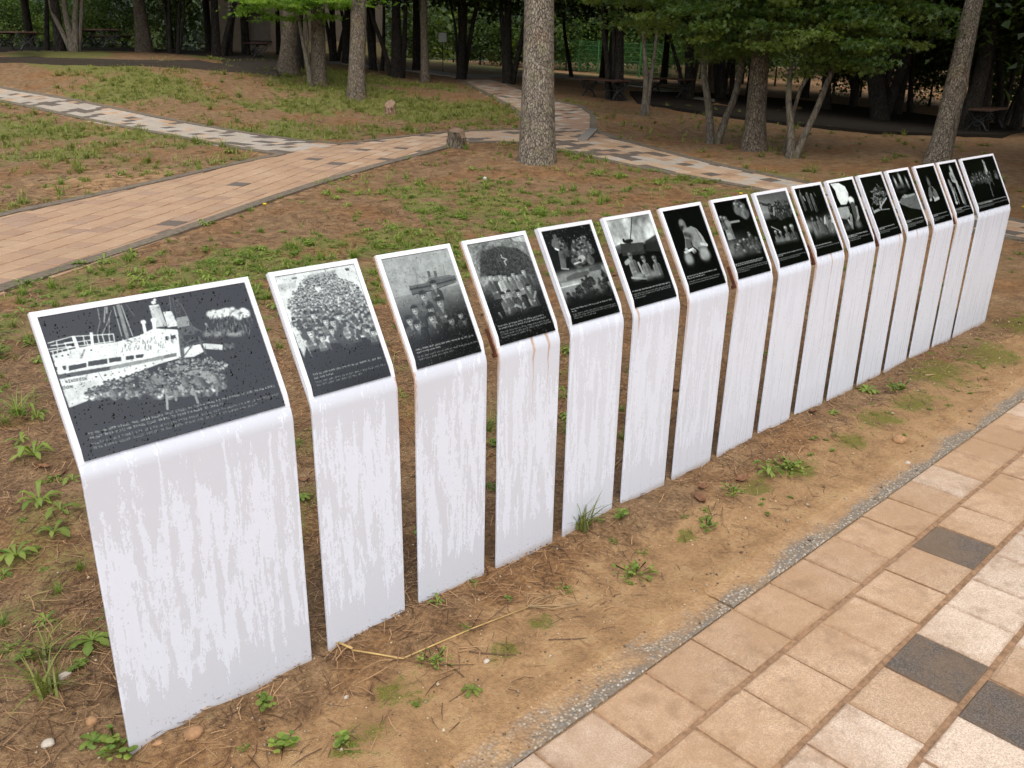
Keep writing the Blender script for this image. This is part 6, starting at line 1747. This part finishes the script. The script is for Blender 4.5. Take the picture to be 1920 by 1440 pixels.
# fine pebbles in the sand: one mass
r = np.random.RandomState(90); VV, FF, nv = [], [], 0
base = np.array([(1, 0, 0), (0, 1, 0), (-1, 0, 0), (0, -1, 0), (0, 0, .7), (0, 0, -.7)]); tri = np.array([(0, 1, 4), (1, 2, 4), (2, 3, 4), (3, 0, 4), (1, 0, 5), (2, 1, 5), (3, 2, 5), (0, 3, 5)])
TT = []
for _ in range(15000):
    x = r.uniform(-.3, 5.5); y = r.uniform(-.6, .9) if r.rand() < .75 else r.uniform(.5, 3)
    s = .0019*math.exp(r.normal(0, .5)); a = r.rand()*6.28
    R_ = np.array([[math.cos(a), -math.sin(a), 0], [math.sin(a), math.cos(a), 0], [0, 0, 1]])
    VV.append((base*r.uniform(.7, 1.3, 3))@R_.T*s+np.array([x, y, max(surf(x, y), -.002 if -.61 < y < -.5 else -9)+s*.3])); FF.append(tri+nv); nv += 6; TT += [r.rand()**1.4]*6
M['pebble'] = mat_leaf('pebble', (.07, .042, .022), (.6, .46, .3), .02)
tag(mk('fine_pebbles', np.concatenate(VV), np.concatenate(FF), M['pebble'], None, False, np.array(TT)), 'fine pebbles and grit in the sandy strip along the path', 'pebbles', kind='stuff')
# yellow straw stalk with its dry head
st = empty('dry_stalk', (.561, -.02, surf(.561, -.02))); tag(st, 'bent yellow straw stalk with a dry seed head lying on the sand', 'stalk')
L_ = lambda pts, lift=.006: [(x-.561, y+.02, surf(x, y)+lift-st.location.z) for x, y in pts]
m = MB(); m.tube(L_([(.556, .0), (.568, -.05)], .012), [.0034, .0034], 6); m.tube(L_([(.568, -.05), (.61, -.105), (.649, -.162)]), [.0026, .0026, .0024], 6); m.build('stalk', M['straw'], st, True)
m = MB(); m.tube(L_([(.649, -.162), (.75, -.176), (.87, -.192), (1.066, -.211)]), [.0024, .0023, .002, .0015], 6); us = m.build('upper_stalk', M['straw'], st, True)
m = MB()
for k in range(9):
    t = r.uniform(-1, 1); e_ = np.array([1.19+.03*r.randn(), -.25+.05*t]); mid_ = np.array([1.12, -.215+.04*t+.02*r.randn()])
    m.tube(L_([(1.066, -.211), tuple(mid_), tuple(e_)], .006+.006*r.rand()), [.001, .0013, .0008], 4)
m.build('seed_head', M['straw_pale'], us, True)
for i, (pts, rd, lab) in enumerate([([(.80, -.255), (.83, -.29), (.89, -.345)], .0022, 'thin dark twig on the sand beside a white pebble'), ([(1.36, .0), (1.385, -.05), (1.365, -.09)], .0035, 'short brown twig leaning at the fourth panel corner'), ([(.7, -.24), (.78, -.30)], .0014, 'fine brown twig by the green cushion'), ([(1.0, -.36), (1.06, -.40), (1.09, -.42)], .0016, 'fine twig on the moss patch'), ([(4.0, -.16), (4.05, -.19)], .004, 'pale stick on the soil near the far weeds'), ([(1.9, .2), (2.3, .34), (2.7, .4)], .003, 'long straw coloured twig behind the middle panels')]):
    e_ = empty('twig', (pts[0][0], pts[0][1], surf(*pts[0]))); m = MB()
    m.tube([(x-pts[0][0], y-pts[0][1], surf(x, y)+.004-e_.location.z) for x, y in pts], [rd]*(len(pts)-1)+[rd*.5], 6)
    m.build('twig_wood', M['twig'] if i not in (4, 5) else M['straw_pale'], e_, True)
    if i < 2:
        m = MB(); x, y = pts[1]; m.tube([(x-pts[0][0], y-pts[0][1], surf(x, y)+.005-e_.location.z), (x-pts[0][0]+.02, y-pts[0][1]+.012, surf(x, y)+.012-e_.location.z)], [rd*.6, rd*.3], 5); m.build('side_shoot', M['twig'], e_, True)
    tag(e_, lab, 'twig', 'fallen twigs')
# fallen leaves, curled
def fallen(seed):
    rr = np.random.RandomState(seed); V = []; F = []
    for i, t in enumerate(np.linspace(-1, 1, 6)):
        w = .5*math.sqrt(max(0, 1-t*t))+.02
        for s in (-1, 0, 1): V.append((t*.03, s*w*.03, .004+.008*s*s*rr.uniform(.5, 1.5)+.006*t*t))
    for i in range(5):
        for s in (0, 1): F.append((i*3+s, i*3+s+1, i*3+s+4, i*3+s+3))
    return mesh_data('fallen_leaf', V, F, M['dead_leaf'], True)
fl = [fallen(s) for s in (1, 2, 3)]
r = np.random.RandomState(95)
spots = [(2.07, -.12), (2.25, -.18), (2.0, -.16), (3.05, -.04), (.32, 1.66), (2.45, -.12), (.33, 1.55), (.14, .12)]+[(r.uniform(-.2, 5), r.uniform(.4, 3)) for _ in range(26)]
LV = []
for x, y in spots:
    o = put('fallen_leaf', fl[r.randint(3)], None, (x, y, surf(x, y)+.002), (r.normal(0, .15), r.normal(0, .15), r.rand()*6.28), (r.uniform(.6, 1.1),)*3)
    tag(o, None, 'leaf', 'brown leaves fallen on the soil'); LV.append(o)
name_by_panel([o for o in LV if o.location.y > 0], lambda o: 'curled brown leaf')
for k, o in enumerate(sorted([o for o in LV if o.location.y <= 0], key=lambda o: o.location.x)): o['label'] = 'curled brown leaf on the sand in front of the row, %s from the left' % ORD[k]
# dandelions
for px, py, kind, lab in [(497, 385, 0, 'yellow dandelion flower beside the path kerb'), (1388, 363, 0, 'yellow dandelion flower behind the eighth panel'), (1917, 391, 0, 'yellow dandelion flower beyond the far end of the row'), (909, 349, 1, 'pale dandelion clock on a thin stem in the open soil')]:
    h_ = hit(px, py+8); e_ = empty('dandelion', (h_[0], h_[1], surf(h_[0], h_[1]))); hh = .06 if kind == 0 else .11
    m = MB(); m.tube([(0, 0, 0), (.004, 0, hh*.5), (0, .003, hh)], .0022, 6); m.build('flower_stem', M['weed_stem'], e_, True)
    bm = bmesh.new(); bmesh.ops.create_icosphere(bm, subdivisions=2, radius=1)
    V = []
    for v in bm.verts:
        s = 1+.18*math.sin(9*v.co.x+7*v.co.y); V.append((v.co.x*.02*s, v.co.y*.02*s, hh+v.co.z*(.009 if kind == 0 else .02)*s))
    F = [[l.vert.index for l in f.loops] for f in bm.faces]; bm.free()
    mk('flower_head', V, F, M['yellow'] if kind == 0 else M['fluff'], e_)
    tag(e_, lab, 'dandelion')
